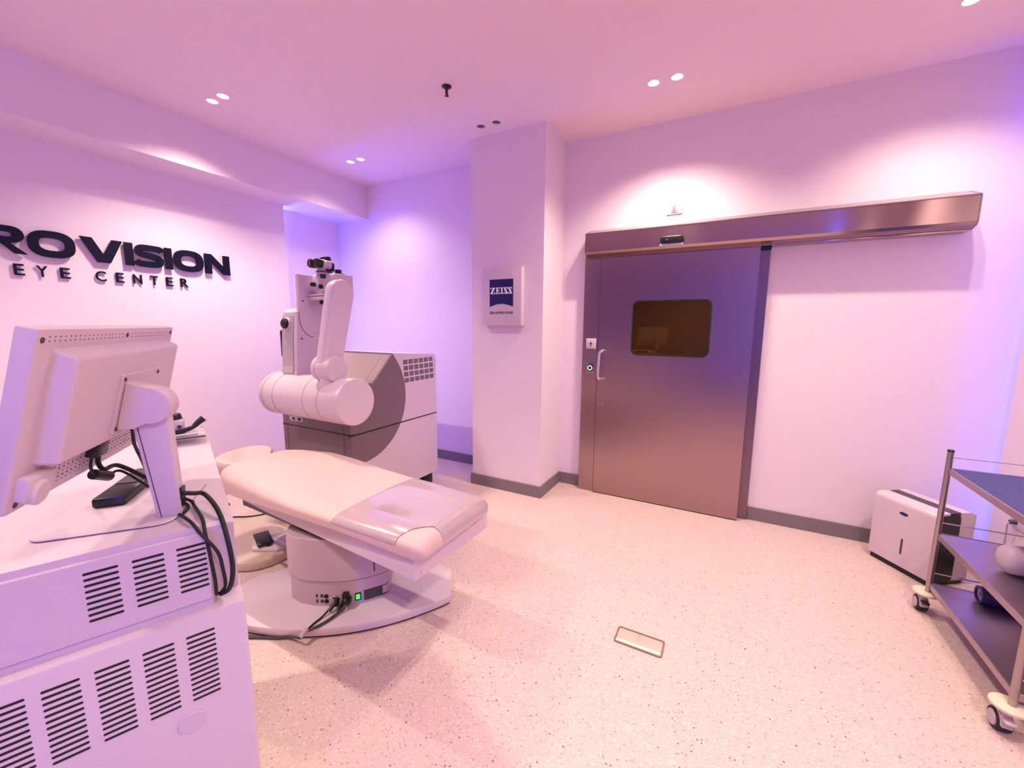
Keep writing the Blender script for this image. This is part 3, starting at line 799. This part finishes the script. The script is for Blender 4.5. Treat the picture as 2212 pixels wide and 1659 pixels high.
def cushion_pt(x, u, off=0.0):
    """u 0..1 from near lower edge over the top to the far lower edge"""
    e = 1.0
    d_f = (XF - x); d_h = (x - XH)
    rf = .055
    k = 1.0
    if d_f < rf: k = math.sqrt(max(0, 1 - ((rf - d_f) / rf) ** 2))
    if d_h < rf: k = min(k, math.sqrt(max(0, 1 - ((rf - d_h) / rf) ** 2)))
    yn, yf, zt, zb = lerp_tab(YN, x), lerp_tab(YF, x), lerp_tab(ZT, x), lerp_tab(ZB, x)
    inset = .045 * (1 - k)
    yc, hw = (yn + yf) / 2, (yf - yn) / 2 - inset + off
    h = (zt - zb) * (.12 + .88 * k) + off
    q = PI * (1 - u)
    c_, s_ = math.cos(q), math.sin(q)
    yy = math.copysign(abs(c_) ** .36, c_); zz = abs(s_) ** .42
    crown = .006 * (1 - yy * yy)
    if x > -1.6: crown -= .010 * max(0, 1 - ((yy) / .5) ** 2) * max(0, 1 - ((x + 1.32) / .22) ** 2)
    return Vector((x, yc + hw * yy, zb + h * zz + crown * k))


def cushion_mesh(xs, us, off=0.0, keep=None, closed=True):
    bm = BM(); g = [[bm.verts.new(cushion_pt(x, u, off)) for u in us] for x in xs]
    for i in range(len(xs) - 1):
        for j in range(len(us) - 1):
            if keep and not keep((xs[i] + xs[i + 1]) / 2, (us[j] + us[j + 1]) / 2): continue
            bm.faces.new((g[i][j], g[i][j + 1], g[i + 1][j + 1], g[i + 1][j]))
    if closed:
        bm.faces.new(g[0]); bm.faces.new(g[-1][::-1])
        for i in range(len(xs) - 1): bm.faces.new((g[i][0], g[i + 1][0], g[i + 1][-1], g[i][-1]))
    else:
        bmesh.ops.delete(bm, geom=[v for v in bm.verts if not v.link_faces], context='VERTS')
    return bm


def dense(a, b, n, r=.055):
    out = [a + r * (1 - math.cos(PI / 2 * i / 10)) * 1 for i in range(10)]
    out += [a + r + (b - a - 2 * r) * i / n for i in range(n + 1)]
    out += [b - r * (1 - math.cos(PI / 2 * i / 10)) for i in range(9, -1, -1)]
    return out


us = [i / 160 for i in range(161)]
obj('mattress', cushion_mesh(dense(XH, XF, 50), us), VINYL, bed)
def cover_keep(x, u):
    p = cushion_pt(x, u)
    if x < -1.555: return False
    return ((p.x + 1.035) / .135) ** 2 + ((p.y - 1.16) / .155) ** 2 > 1
xs2 = [v for v in [-1.56 + (XF + 1.56 - .056) * i / 150 for i in range(151)]] + [XF - .055 * (1 - math.cos(PI / 2 * i / 16)) for i in range(15, -1, -1)]
us2 = [i / 400 for i in range(401)]
us2 = [i / 260 for i in range(14, 247)]
obj('foot_cover', cushion_mesh(xs2, us2, .0032, cover_keep, False), COVER, bed)
# head bracket lever on the near rail
bm = tube(BM(), [(-2.47, 1.19, .545), (-2.475, 1.165, .535), (-2.47, 1.145, .520), (-2.40, 1.140, .512)], .008, 10); lv = obj('lever', bm, CHROME, bed)
obj('lever_end', cyl(BM(), (-2.405, 1.14, .5125), (-2.385, 1.14, .510), .010, n=14), BLACK, lv); obj('lever_end', cyl(BM(), (-2.475, 1.15, .533), (-2.467, 1.14, .515), .011, n=14), BLACK, lv)
# headrest
hc = Vector((-2.850, 1.490, .590))
bm = BM(); n_ = 48; rings = []
hprof = [(0, -.045), (.80, -.045), (.93, -.032), (1.0, 0.0), (.985, .025), (.93, .040), (.82, .043), (.66, .030), (.45, .010), (.25, -.002), (0, -.005)]
for rr, zz in hprof:
    if rr == 0: rings.append([bm.verts.new(hc + Vector((0, 0, zz)))]); continue
    rg = []
    for i in range(n_):
        a = 2 * PI * i / n_; ca, sa = math.cos(a), math.sin(a)
        ex = math.copysign(abs(ca) ** .85, ca) * .125 * rr; ey_ = math.copysign(abs(sa) ** .85, sa) * .175 * rr
        sag = -.016 * (abs(ca) ** 2) * (zz > .02) * (ca > 0) - .10 * (ex * .88 - ey_ * .47)
        rg.append(bm.verts.new(hc + Vector((ex, ey_, zz + sag))))
    rings.append(rg)
for a, b in zip(rings, rings[1:]):
    for i in range(n_):
        j = (i + 1) % n_
        if len(a) == 1: bm.faces.new((a[0], b[j], b[i]))
        elif len(b) == 1: bm.faces.new((a[i], a[j], b[0]))
        else: bm.faces.new((a[i], a[j], b[j], b[i]))
obj('headrest', bm, VINYL, bed)
obj('headrest_arm', B(-2.86, -2.55, 1.44, 1.53, .505, .535, .006), WHITE2, bed)

# ------------------------------------------------------------------ cables on the floor by the pedestal
pf = lambda a, out, z: BF(a, on_front(a) - out, z)
t = thing('power_plug', 'black power plug pushed into the bed pedestal', 'plug', pf(.075, .02, .095))
bm = BM(); lathe(bm, pf(.075, .004, .095), (-bb.x, -bb.y, -.1), [(0, .022), (.022, .024), (.038, .016), (.038, 0)], 20); obj('plug_body', bm, BLACK, t)
bm = BM(); box(bm, -.016, .016, -.014, .014, 0, .02, .003, M=Matrix.Translation(Vector(pf(.07, .014, .112))) @ Matrix.Rotation(BA, 4, 'Z')); obj('clip', bm, BLACK, t)
c1 = [pf(.075, .035, .085), pf(.05, .06, .066), pf(.0, .12, .060), pf(-.06, .175, .058), (-1.735, 1.085, .030), (-1.80, 1.035, .010), (-1.90, .985, .008), (-1.98, .94, .008), (-2.05, .90, .008)]
o = obj('cord', tube(BM(), c1, .007, 10), DGREY, t)
t = thing('data_cable', 'thin black cable with a grey connector running off the bed base', 'cable', pf(.01, .02, .08))
c2 = [pf(.012, .006, .085), pf(.005, .03, .078), pf(-.03, .09, .060), pf(-.06, .14, .058), pf(-.085, .195, .056)]
obj('lead', tube(BM(), c2, .0045, 8), BLACK, t)
p1, p2 = Vector(pf(-.080, .18, .062)), Vector(pf(-.098, .222, .048))
bm = BM(); cyl(bm, p1, p2, .012, .010, 14); obj('connector', bm, LGREY, t)
c3 = [p2, (-1.79, 1.045, .012), (-1.88, 1.00, .007), (-1.98, .955, .007), (-2.05, .93, .007)]
obj('lead', tube(BM(), c3, .006, 8), DGREY, t)
t = thing('signal_plug', 'black angled signal plug below the round sockets of the bed pedestal', 'plug', pf(.02, .02, .09))
bm = BM()
cyl(bm, pf(.025, .002, .095), pf(.022, .035, .080), .012, .014, 14); cyl(bm, pf(.015, .03, .088), pf(-.005, .06, .068), .012, .009, 14); cyl(bm, pf(.05, .02, .075), pf(.04, .055, .062), .012, .009, 14)
obj('plug_body', bm, BLACK, t)
tag(obj('floor_cable', tube(BM(), [(-3.30, 1.46, .065), (-3.20, 1.56, .064), (-3.12, 1.61, .064), (-3.05, 1.70, .064), (-3.02, 1.85, .064)], .005, 8), BLACK), 'thin black cable curving on the beige platform under the head of the bed', 'cable')

# ------------------------------------------------------------------ operator console in the foreground
K0 = (-.890, .432, 0); KR = math.radians(90 - 22.25)
cs = thing('operator_console', 'big white equipment console with black ventilation slots', 'console', K0, KR)
CL = dict(parent=cs, local=True)
XLc = -1.05
obj('lower_cabinet', B(XLc, .006, -.025, .90, .06, .926, .006, 2), WHITE, **CL)
obj('plinth', B(XLc, -.02, 0, .87, 0, .06), DGREY, **CL)
# upper body: right end is cut back below the top edge
bm = BM(); box(bm, XLc, -.046, 0, .87, .926, 1.0995)
v = [(-.046, .006, 1.0995), (0, .004, 1.0995), (0, .87, 1.0995), (-.046, .87, 1.0995), (-.046, .040, .926), (.002, .040, .926), (.002, .87, .926), (-.046, .87, .926), (-.046, 0, 1.092), (0, 0, 1.092)]
q = [bm.verts.new(c) for c in v]
for f in ((0, 1, 2, 3), (4, 7, 6, 5), (8, 4, 5, 9), (0, 8, 9, 1), (1, 9, 5, 6, 2), (2, 6, 7, 3)): bm.faces.new([q[i] for i in f])
obj('upper_cabinet', bm, WHITE, **CL)
obj('vent_panel', B(XLc, -.046, -.005, .004, .940, 1.086, .002, 1), WHITE, **CL)


def slots(xs, z0, z1, n, y, w=.046):
    bm = BM(); hgt = (z1 - z0) / (n - 1)
    for x in xs:
        for i in range(n):
            z = z0 + i * hgt
            prism(bm, rrect(x, x + w, z - .0023, z + .0023, .0022, 3), XZ, y + .002, y - .0006)
    return bm


obj('vent_slots', slots([-.222, -.1585, -.095], .974, 1.0635, 9, -.005, .0455), BLACK, smooth=False, **CL)
obj('vent_slots', slots([-.349, -.286, -.2225, -.159, -.095], .748, .886, 13, -.025), BLACK, smooth=False, **CL)
bm = BM(); prism(bm, [(-.099 + .024 * math.cos(2 * PI * i / 36), .702 + .022 * math.sin(2 * PI * i / 36)) for i in range(36)], XZ, -.0245, -.0275, .0012, 1); obj('round_cap', bm, WHITE, **CL)
CK = Matrix.Translation(K0) @ Matrix.Rotation(KR, 4, 'Z')
W = lambda x, y, z: tuple(CK @ Vector((x, y, z)))

# ------------------------------------------------------------------ monitor on the console
MA = Vector((-.86571, .19491, 1.49084)); MW = Vector((-.771604, .636103, 0)); MN = Vector((.636103, .771604, 0)); MB = Vector((.617208, .748684, -.241922)); MD = Vector((-.153887, -.186668, -.970296))
mon = thing('monitor', 'white flat monitor seen from behind on the console', 'monitor', (-1.044, .373, 1.10))
MF = lambda a, b, c: tuple(MA + MW * a + MD * b + MB * c)
MM = Matrix((MW, MD, MB)).transposed().to_4x4(); MM.translation = MA


def mbox(a0, a1, b0, b1, c0, c1, bev=0.004, seg=2): return box(BM(), a0, a1, b0, b1, c0, c1, bev, seg, M=MM)


obj('screen_shell', mbox(0, .5, 0, .28, -.026, 0, .004, 2), WHITE, mon)
obj('screen', mbox(.02, .48, .02, .255, -.027, -.0255, 0), BLACK, mon)
bm = BM()
fr_ = [(.040, .030), (.462, .030), (.462, .216), (.040, .216)]; bk = [(.042, .040), (.456, .036), (.456, .212), (.044, .212)]
A = [bm.verts.new(MF(a, b, -.002)) for a, b in fr_]; Bq = [bm.verts.new(MF(a, b, .030)) for a, b in bk]
bm.faces.new(A); bm.faces.new(Bq[::-1])
es = []
for i in range(4): bm.faces.new((A[i], A[(i + 1) % 4], Bq[(i + 1) % 4], Bq[i]))
bmesh.ops.recalc_face_normals(bm, faces=bm.faces)
bmesh.ops.bevel(bm, geom=[e for e in bm.edges if not all(v in A for v in e.verts)], offset=.006, segments=3, affect='EDGES', profile=.5)
obj('back_bulge', bm, WHITE, mon)
bm = BM()
for k in range(34):
    a = .028 + k * .0128
    if abs(a - .018) < .01 or abs(a - .262) < .012: continue
    for b in (.012, .0185): cyl(bm, MF(a, b, -.001), MF(a, b, .0004), .0013, n=6)
for k in range(30):
    for b in (.236, .243, .250, .257, .264): cyl(bm, MF(.10 + k * .0125 + (b * 1000 % 2) * .004, b, -.001), MF(.10 + k * .0125, b, .0004), .0012, n=6)
obj('vent_holes', bm, DGREY, mon, False)
for a, b in ((.012, .0165), (.264, .0145), (.484, .013), (.018, .268)): obj('screw', cyl(BM(), MF(a, b, -.001), MF(a, b, .001), .0045, n=12), SEAM, mon)
obj('corner_bracket', mbox(.010, .075, .225, .262, -.004, .016, .005, 2), WHITE, mon)
bm = BM(); lathe(bm, MF(.035, .252, .0), MB, [(0, .020), (.018, .020), (.021, .016), (.021, 0)], 28); obj('corner_knob', bm, WHITE2, mon)
obj('mount_plate', mbox(.187, .352, .082, .198, .029, .034, .001, 1), WHITE, mon)
for a, b in ((.196, .091), (.343, .091), (.196, .189)): obj('mount_screw', cyl(BM(), MF(a, b, .033), MF(a, b, .036), .004, n=10), SEAM, mon)
# knuckle: rounded arm running out from the plate
kp = [(.034, .098), (.056, .100)] + [(.075 + .036 * math.sin(PI * i / 14), .137 - .036 * math.cos(PI * i / 14)) for i in range(15)] + [(.060, .186), (.034, .192)]
obj('knuckle', prism(BM(), [(b, c) for b, c in kp], lambda c, b, h: MF(h, b, c), .197, .246, .004, 2), WHITE, mon)
# neck
def NF(a, n_, z): return tuple(Vector((MA.x, MA.y, 0)) + MW * a + MN * n_ + Vector((0, 0, z)))
bm = BM()
a0_, a1_ = .212, .243
lo = [(a0_, .027), (a0_, .068), (a1_, .068), (a1_, .027)]; hi = [(a0_, .002), (a0_, .063), (a1_, .063), (a1_, .002)]
A = [bm.verts.new(NF(a, n2, 1.103)) for a, n2 in lo]; Bq = [bm.verts.new(NF(a, n2, 1.330)) for a, n2 in hi]
bm.faces.new(A); bm.faces.new(Bq[::-1])
for i in range(4): bm.faces.new((A[i], A[(i + 1) % 4], Bq[(i + 1) % 4], Bq[i]))
bmesh.ops.recalc_face_normals(bm, faces=bm.faces)
bmesh.ops.bevel(bm, geom=list(bm.edges), offset=.004, segments=2, affect='EDGES', profile=.5)
nk = obj('neck', bm, WHITE, mon)
bm = BM(); a = a0_ - .0004
for (n_a, n_b) in ((.034, .010),):
    v = [bm.verts.new(NF(a, n_a, 1.105)), bm.verts.new(NF(a, n_a + .0018, 1.105)), bm.verts.new(NF(a, n_b + .0018, 1.325)), bm.verts.new(NF(a, n_b, 1.325))]; bm.faces.new(v)
    r = bmesh.ops.extrude_face_region(bm, geom=list(bm.faces))
    bmesh.ops.translate(bm, vec=MW * .003, verts=[g for g in r['geom'] if isinstance(g, bmesh.types.BMVert)])
obj('neck_groove', bm, SEAM, nk, False)
bm = BM(); v = [bm.verts.new(NF(a2, n2, z)) for a2, n2, z in ((.219, .0695, 1.120), (.239, .0695, 1.120), (.239, .0712, 1.160), (.219, .0712, 1.160))]; bm.faces.new(v)
r = bmesh.ops.extrude_face_region(bm, geom=list(bm.faces)); bmesh.ops.translate(bm, vec=-MN * .004, verts=[g for g in r['geom'] if isinstance(g, bmesh.types.BMVert)])
obj('cable_slot', bm, BLACK, nk, False)
fp_ = rrect(.180, .43, -.16, .062, .03, 6)
obj('stand_base', prism(BM(), fp_, lambda a, n2, h: NF(a, n2, h), 1.1008, 1.1045, .0012, 1), WHITE, mon)
obj('base_pad', prism(BM(), rrect(.181, .429, -.159, .061, .03, 6), lambda a, n2, h: NF(a, n2, h), 1.0996, 1.1012), DGREY, mon, False)

# cables out of the monitor neck, over the console edge
def cab(label, pts, r):
    tag(obj('monitor_cable', tube(BM(), pts, r, 10), RUBBER), label, 'cable', 'cables hanging over the console edge')
ns = NF(.230, .068, 1.145)
cab('thickest black cable from the monitor neck, bowing outermost over the console edge', [ns, NF(.235, .085, 1.140), W(-.040, .10, 1.128), W(-.022, .02, 1.112), W(-.013, -.024, 1.06), W(-.010, -.026, 1.00), W(-.018, -.014, .955), W(-.032, .012, .934)], .0046)
cab('black cable from the monitor neck lying along the vent panel edge', [NF(.228, .067, 1.136), NF(.24, .080, 1.120), W(-.062, .12, 1.106), W(-.050, .02, 1.106), W(-.048, -.012, 1.085), W(-.0435, -.013, 1.03), W(-.040, -.008, .98), W(-.040, .0, .945), W(-.038, .020, .934)], .0032)
cab('black cable from the monitor neck kinking between the other two', [NF(.227, .066, 1.129), NF(.235, .074, 1.112), NF(.222, .070, 1.106), W(-.088, .085, 1.105), W(-.068, .01, 1.107), W(-.055, -.013, 1.088), W(-.032, -.022, 1.045), W(-.026, -.020, 1.005), W(-.024, -.006, .960), W(-.034, .016, .934)], .0032)
# video cable with ferrite bead below the monitor
t = thing('video_cable', 'black plug and cable with a ferrite bead under the monitor', 'cable', MF(.19, .222, .02))
bm = BM(); box(bm, .166, .205, .205, .240, .008, .026, .003, 2, M=MM); obj('plug', bm, BLACK, t)
tail = [MF(.190, .236, .018), MF(.192, .262, .020), MF(.21, .285, .028), MF(.25, .285, .045)]
obj('lead', tube(BM(), [MF(.196, .236, .016), MF(.197, .258, .018), MF(.215, .276, .022), MF(.25, .279, .03), NF(.232, .012, 1.185)], .0042, 8), BLACK, t)
obj('lead', tube(BM(), [MF(.174, .236, .016), MF(.172, .258, .018), MF(.180, .276, .024), MF(.21, .288, .03), MF(.25, .290, .036), NF(.234, .012, 1.165)], .0026, 8), BLACK, t)
bm = BM(); cyl(bm, MF(.176, .273, .022), MF(.215, .289, .031), .0095, n=14); obj('ferrite_bead', bm, BLACK, t)
tag(obj('monitor_power_cable', tube(BM(), [MF(.335, .205, .012), MF(.338, .235, .014), MF(.345, .262, .018), MF(.345, .285, .030), NF(.240, .012, 1.19)], lambda s: .006 if s < .2 else .0035, 8), BLACK), 'short black cord curving from the monitor down behind its neck', 'cable')
# black adapter lying on the stand base
t = thing('power_adapter', 'flat black adapter box lying on the console under the monitor', 'adapter', NF(.41, -.085, 1.105))
Ma = Matrix((MW, MN, Vector((0, 0, 1)))).transposed().to_4x4(); Ma.translation = (MA.x, MA.y, 0)
obj('case', box(BM(), .310, .52, -.118, -.060, 1.1046, 1.127, .006, 2, M=Ma), BLACK, t)
obj('ribbed_top', box(BM(), .40, .50, -.112, -.066, 1.126, 1.1295, .001, 1, M=Ma), DGREY, t)

# joystick controller on a clear stand at the far end of the console
t = thing('acrylic_stand', 'clear acrylic riser at the far end of the console top', 'riser', W(-.08, .77, 1.0995), KR)
bm = BM(); box(bm, -.17, -.006, .70, .86, 1.122, 1.128, .001, 1); box(bm, -.17, -.158, .848, .86, 1.0997, 1.122); box(bm, -.018, -.006, .848, .86, 1.0997, 1.122); box(bm, -.17, -.158, .70, .712, 1.0997, 1.122); box(bm, -.018, -.006, .70, .712, 1.0997, 1.122)
bmesh.ops.transform(bm, matrix=CK, verts=bm.verts); obj('riser', bm, ACRYL, t, False)
t = thing('joystick_controller', 'white joystick box with a black lever on the acrylic riser', 'joystick', W(-.09, .78, 1.1282), KR)
bm = BM(); box(bm, -.155, -.028, .73, .84, 1.1282, 1.1330, .002, 1, M=CK); obj('tray', bm, WHITE2, t)
bm = BM(); box(bm, -.125, -.060, .76, .825, 1.133, 1.178, .008, 3, M=CK); obj('housing', bm, WHITE, t)
bm = BM(); lathe(bm, W(-.0925, .792, 1.178), (0, 0, 1), [(0, .029), (.006, .027), (.014, .026), (.018, .023), (.018, 0)], 28); obj('top_button', bm, BLACK, t)
bm = BM(); lathe(bm, W(-.075, .7595, 1.155), Vector(W(0, -1, 0)) - Vector(W(0, 0, 0)), [(0, .006), (.001, .006), (.001, 0)], 14); obj('indicator', bm, DGREY, t)
bm = tube(BM(), [W(-.135, .758, 1.139), W(-.10, .748, 1.139), W(-.065, .750, 1.142), W(-.040, .755, 1.150), W(-.022, .758, 1.165), W(-.008, .76, 1.176)], lambda s: .0075 + .0045 * max(0, (s - .55) / .45), 12); obj('lever', bm, BLACK, t)

# ------------------------------------------------------------------ dehumidifier
dl = Vector((.908, 3.376)); dd_ = Vector((.582, -.813)).normalized(); de = Vector((.813, .582)).normalized()
DF = lambda a, b, z: (dl.x + dd_.x * a + de.x * b, dl.y + dd_.y * a + de.y * b, z)
WD, DP, HD = .355, .265, .452
t = thing('dehumidifier', 'white portable dehumidifier with a dark grille on top by the wall', 'dehumidifier', DF(WD / 2, DP / 2, 0))
fb = [(0, .036), (0, HD - .035)] + [(.035 - .035 * math.cos(PI / 2 * i / 8), HD - .035 + .035 * math.sin(PI / 2 * i / 8)) for i in range(1, 9)] + [(.085, HD), (.085, .036)]
obj('front_shell', prism(BM(), fb, lambda b, z, h: DF(h, b, z), 0, WD, .004, 2), WHITE2, t)
bk_ = [(.160, .030), (.160, HD), (.225, HD), (DP, HD - .02), (DP, .030)]
obj('rear_shell', prism(BM(), bk_, lambda b, z, h: DF(h, b, z), 0, WD, .004, 2), WHITE, t)
obj('core', prism(BM(), [(.02, .02), (.02, HD - .03), (.24, HD - .03), (.24, .02)], lambda b, z, h: DF(h, b, z), .008, WD - .008), DGREY, t, False)
side = rrect(.018, .155, .030, HD - .012, .03, 6)
obj('side_grille', prism(BM(), side, lambda b, z, h: DF(h, b, z), WD - .01, WD + .004), BLACK, t, False)
obj('top_grille', prism(BM(), [(.080, HD - .03), (.080, HD - .002), (.165, HD - .002), (.165, HD - .03)], lambda b, z, h: DF(h, b, z), .006, WD - .006), DGREY, t, False)
bm = BM(); prism(bm, [(.182 + .024 * math.cos(2 * PI * i / 24), .372 + .0095 * math.sin(2 * PI * i / 24)) for i in range(24)], lambda a, z, h: DF(a, h, z), .001, -.002); obj('badge', bm, NAVYL, t, False)
bm = BM(); prism(bm, rrect(.187, .198, .115, .215, .004, 3), lambda a, z, h: DF(a, h, z), .001, -.0012); obj('water_window', bm, DGREY, t, False)
obj('base', prism(BM(), [(.012, 0), (.012, .037), (.25, .037), (.25, 0)], lambda b, z, h: DF(h, b, z), .01, WD - .01), BLACK, t, False)

# socket on the right wall panel
XP = 1.48
yo = 3.20
t = thing('wall_socket', 'white wall socket behind the trolley near the dehumidifier', 'socket', (XP, yo, .45))
obj('plate', B(XP - .010, XP, yo - .065, yo + .065, .405, .49, .003), WHITE2, t)
pg = thing('mains_plug', 'small plug with a pale cord in the wall socket', 'plug', (XP - .02, yo, .44))
bm = BM(); cyl(bm, (XP - .010, yo + .01, .440), (XP - .036, yo + .01, .436), .014, .011, 16); obj('plug_body', bm, DGREY, pg)
obj('cord', tube(BM(), [(XP - .034, yo + .01, .436), (XP - .040, yo + .012, .42), (XP - .036, yo + .02, .39), (XP - .03, yo + .03, .30), (XP - .03, yo + .03, .15), (XP - .04, yo + .02, .03), (XP - .08, yo - .0, .008), (1.36, 3.10, .007)], .0040, 8), OFFW, pg)

# ------------------------------------------------------------------ trolley
TX0, TX1, TY0, TY1 = 1.022, 1.43, 2.062, 2.811
tr = thing('instrument_trolley', 'three tier steel trolley on round bumpered castors', 'trolley', (1.226, 2.437, 0))
for x in (TX0, TX1):
    for y in (TY0, TY1):
        bm = BM(); cyl(bm, (x, y, .112), (x, y, .890), .0125, n=20); po = obj('post', bm, TUBEST, tr)
        bm = BM(); lathe(bm, (x, y, .886), (0, 0, 1), [(0, .0138), (.007, .0138), (.010, .010), (.010, 0)], 20); obj('post_cap', bm, BLACK, po)
for z in (.800, .447, .166):
    bm = BM(); box(bm, TX0 + .004, TX1 - .004, TY0 + .004, TY1 - .004, z - .004, z, 0)
    box(bm, TX0 - .002, TX0 + .006, TY0, TY1, z - .030, z + .002, .002, 1); box(bm, TX1 - .006, TX1 + .002, TY0, TY1, z - .030, z + .002, .002, 1)
    box(bm, TX0, TX1, TY1 - .006, TY1 + .002, z - .030, z + .002, .002, 1); box(bm, TX0, TX1, TY0 - .002, TY0 + .006, z - .030, z + .002, .002, 1)
    obj('shelf', bm, SHELF, tr, False)
    for y in (TY0, TY1):
        bm = BM(); cyl(bm, (TX0, y, z + .058), (TX1, y, z + .058), .0032, n=10); obj('guard_rail', bm, CHROME, tr)
    bm = BM(); cyl(bm, (TX1, TY0, z + .058), (TX1, TY1, z + .058), .0032, n=10); obj('guard_rail', bm, CHROME, tr)
for x in (TX0, TX1):
    for y in (TY0, TY1):
        sx = -1 if x == TX0 else 1
        bm = BM(); lathe(bm, (x + sx * .006, y, .100), (0, 0, 1), [(0, .050), (.003, .054), (.012, .054), (.015, .050), (.015, 0)], 36); bu = obj('bumper', bm, BUMP, tr)
        bm = BM(); box(bm, x - .012 + sx * .02, x + .012 + sx * .02, y - .030, y + .030, .055, .100, .006, 2); obj('castor_fork', bm, LGREY, tr)
        hood = [(y + .005 + .047 * math.cos(PI * k_ / 16), .040 + .050 * math.sin(PI * k_ / 16)) for k_ in range(17)]
        bm = BM(); prism(bm, hood, YZ, x + sx * .02 - .017, x + sx * .02 + .017, .004, 2); obj('castor_hood', bm, OFFW, tr)
        bm = BM(); lathe(bm, (x + sx * .02 - .022, y + .005, .040), (1, 0, 0), [(0, .022), (0, .036), (.006, .040), (.038, .040), (.044, .036), (.044, .022)], 32); cw = obj('castor_wheel', bm, RUBBER, tr)
        for s in (-1, 1):
            bm = BM(); lathe(bm, (x + sx * .02 + s * .021, y + .005, .040), (s, 0, 0), [(0, .028), (.005, .026), (.006, .010), (.004, 0)], 24); obj('wheel_hub', bm, OFFW, cw)
        bm = BM(); box(bm, x - .016 + sx * .02, x + .016 + sx * .02, y - .062, y - .030, .066, .076, .004, 2); obj('brake_lever', bm, OFFW if y == TY0 else BLACK, tr)
# things on the trolley
def drape(z):
    bm = BM(); nx, ny = 14, 26; g = []
    for i in range(nx + 1):
        row = []
        for j in range(ny + 1):
            x = TX0 + .010 + (TX1 - TX0 - .02) * i / nx; y = TY0 + .01 + (TY1 - TY0 - .016) * j / ny
            e = min(i, nx - i, j, ny - j)
            zz = z + .010 + .006 * math.sin(9 * x + 5 * y) * math.sin(7 * y) + random.uniform(-.001, .001)
            if e == 0: zz = z + .001
            row.append(bm.verts.new((x, y, zz)))
        g.append(row)
    for i in range(nx):
        for j in range(ny): bm.faces.new((g[i][j], g[i][j + 1], g[i + 1][j + 1], g[i + 1][j]))
    A = [v for v in bm.verts]
    r = bmesh.ops.extrude_face_region(bm, geom=list(bm.faces))
    for v in r['geom']:
        if isinstance(v, bmesh.types.BMVert): v.co.z = z + .0005
    return bm


tag(obj('surgical_drape', drape(.800), BLUEC), 'blue cloth drape spread over the top shelf of the trolley', 'cloth')
t = thing('white_canister', 'white round canister lying on the middle shelf of the trolley', 'canister', (1.19, 2.48, .447))
bm = BM(); lathe(bm, (1.105, 2.475, .512), (1, .05, 0), [(0, 0), (.002, .030), (.010, .050), (.028, .062), (.17, .064), (.18, .058), (.18, 0)], 36, close=False); obj('shell', bm, WHITE, t)
tag(obj('blue_wrap_bundle', B(1.17, 1.40, 2.12, 2.36, .448, .53, .03, 3), BLUEC), 'blue wrapped bundle beside the white canister on the middle shelf', 'bundle')
t = thing('blue_roll', 'blue plastic roll lying on the bottom shelf of the trolley', 'roll', (1.28, 2.68, .166))
bm = BM(); lathe(bm, (1.165, 2.715, .208), (1, .0, 0), [(.03, .028), (0, .030), (0, .041), (.24, .041), (.24, .028)], 28, close=False); obj('sheet', bm, BLUER, t)
bm = BM(); lathe(bm, (1.173, 2.715, .208), (1, .0, 0), [(0, .016), (0, .0305), (.22, .0305), (.22, .016), (0, .016)], 24, close=False); obj('core_tube', bm, OFFW, t)
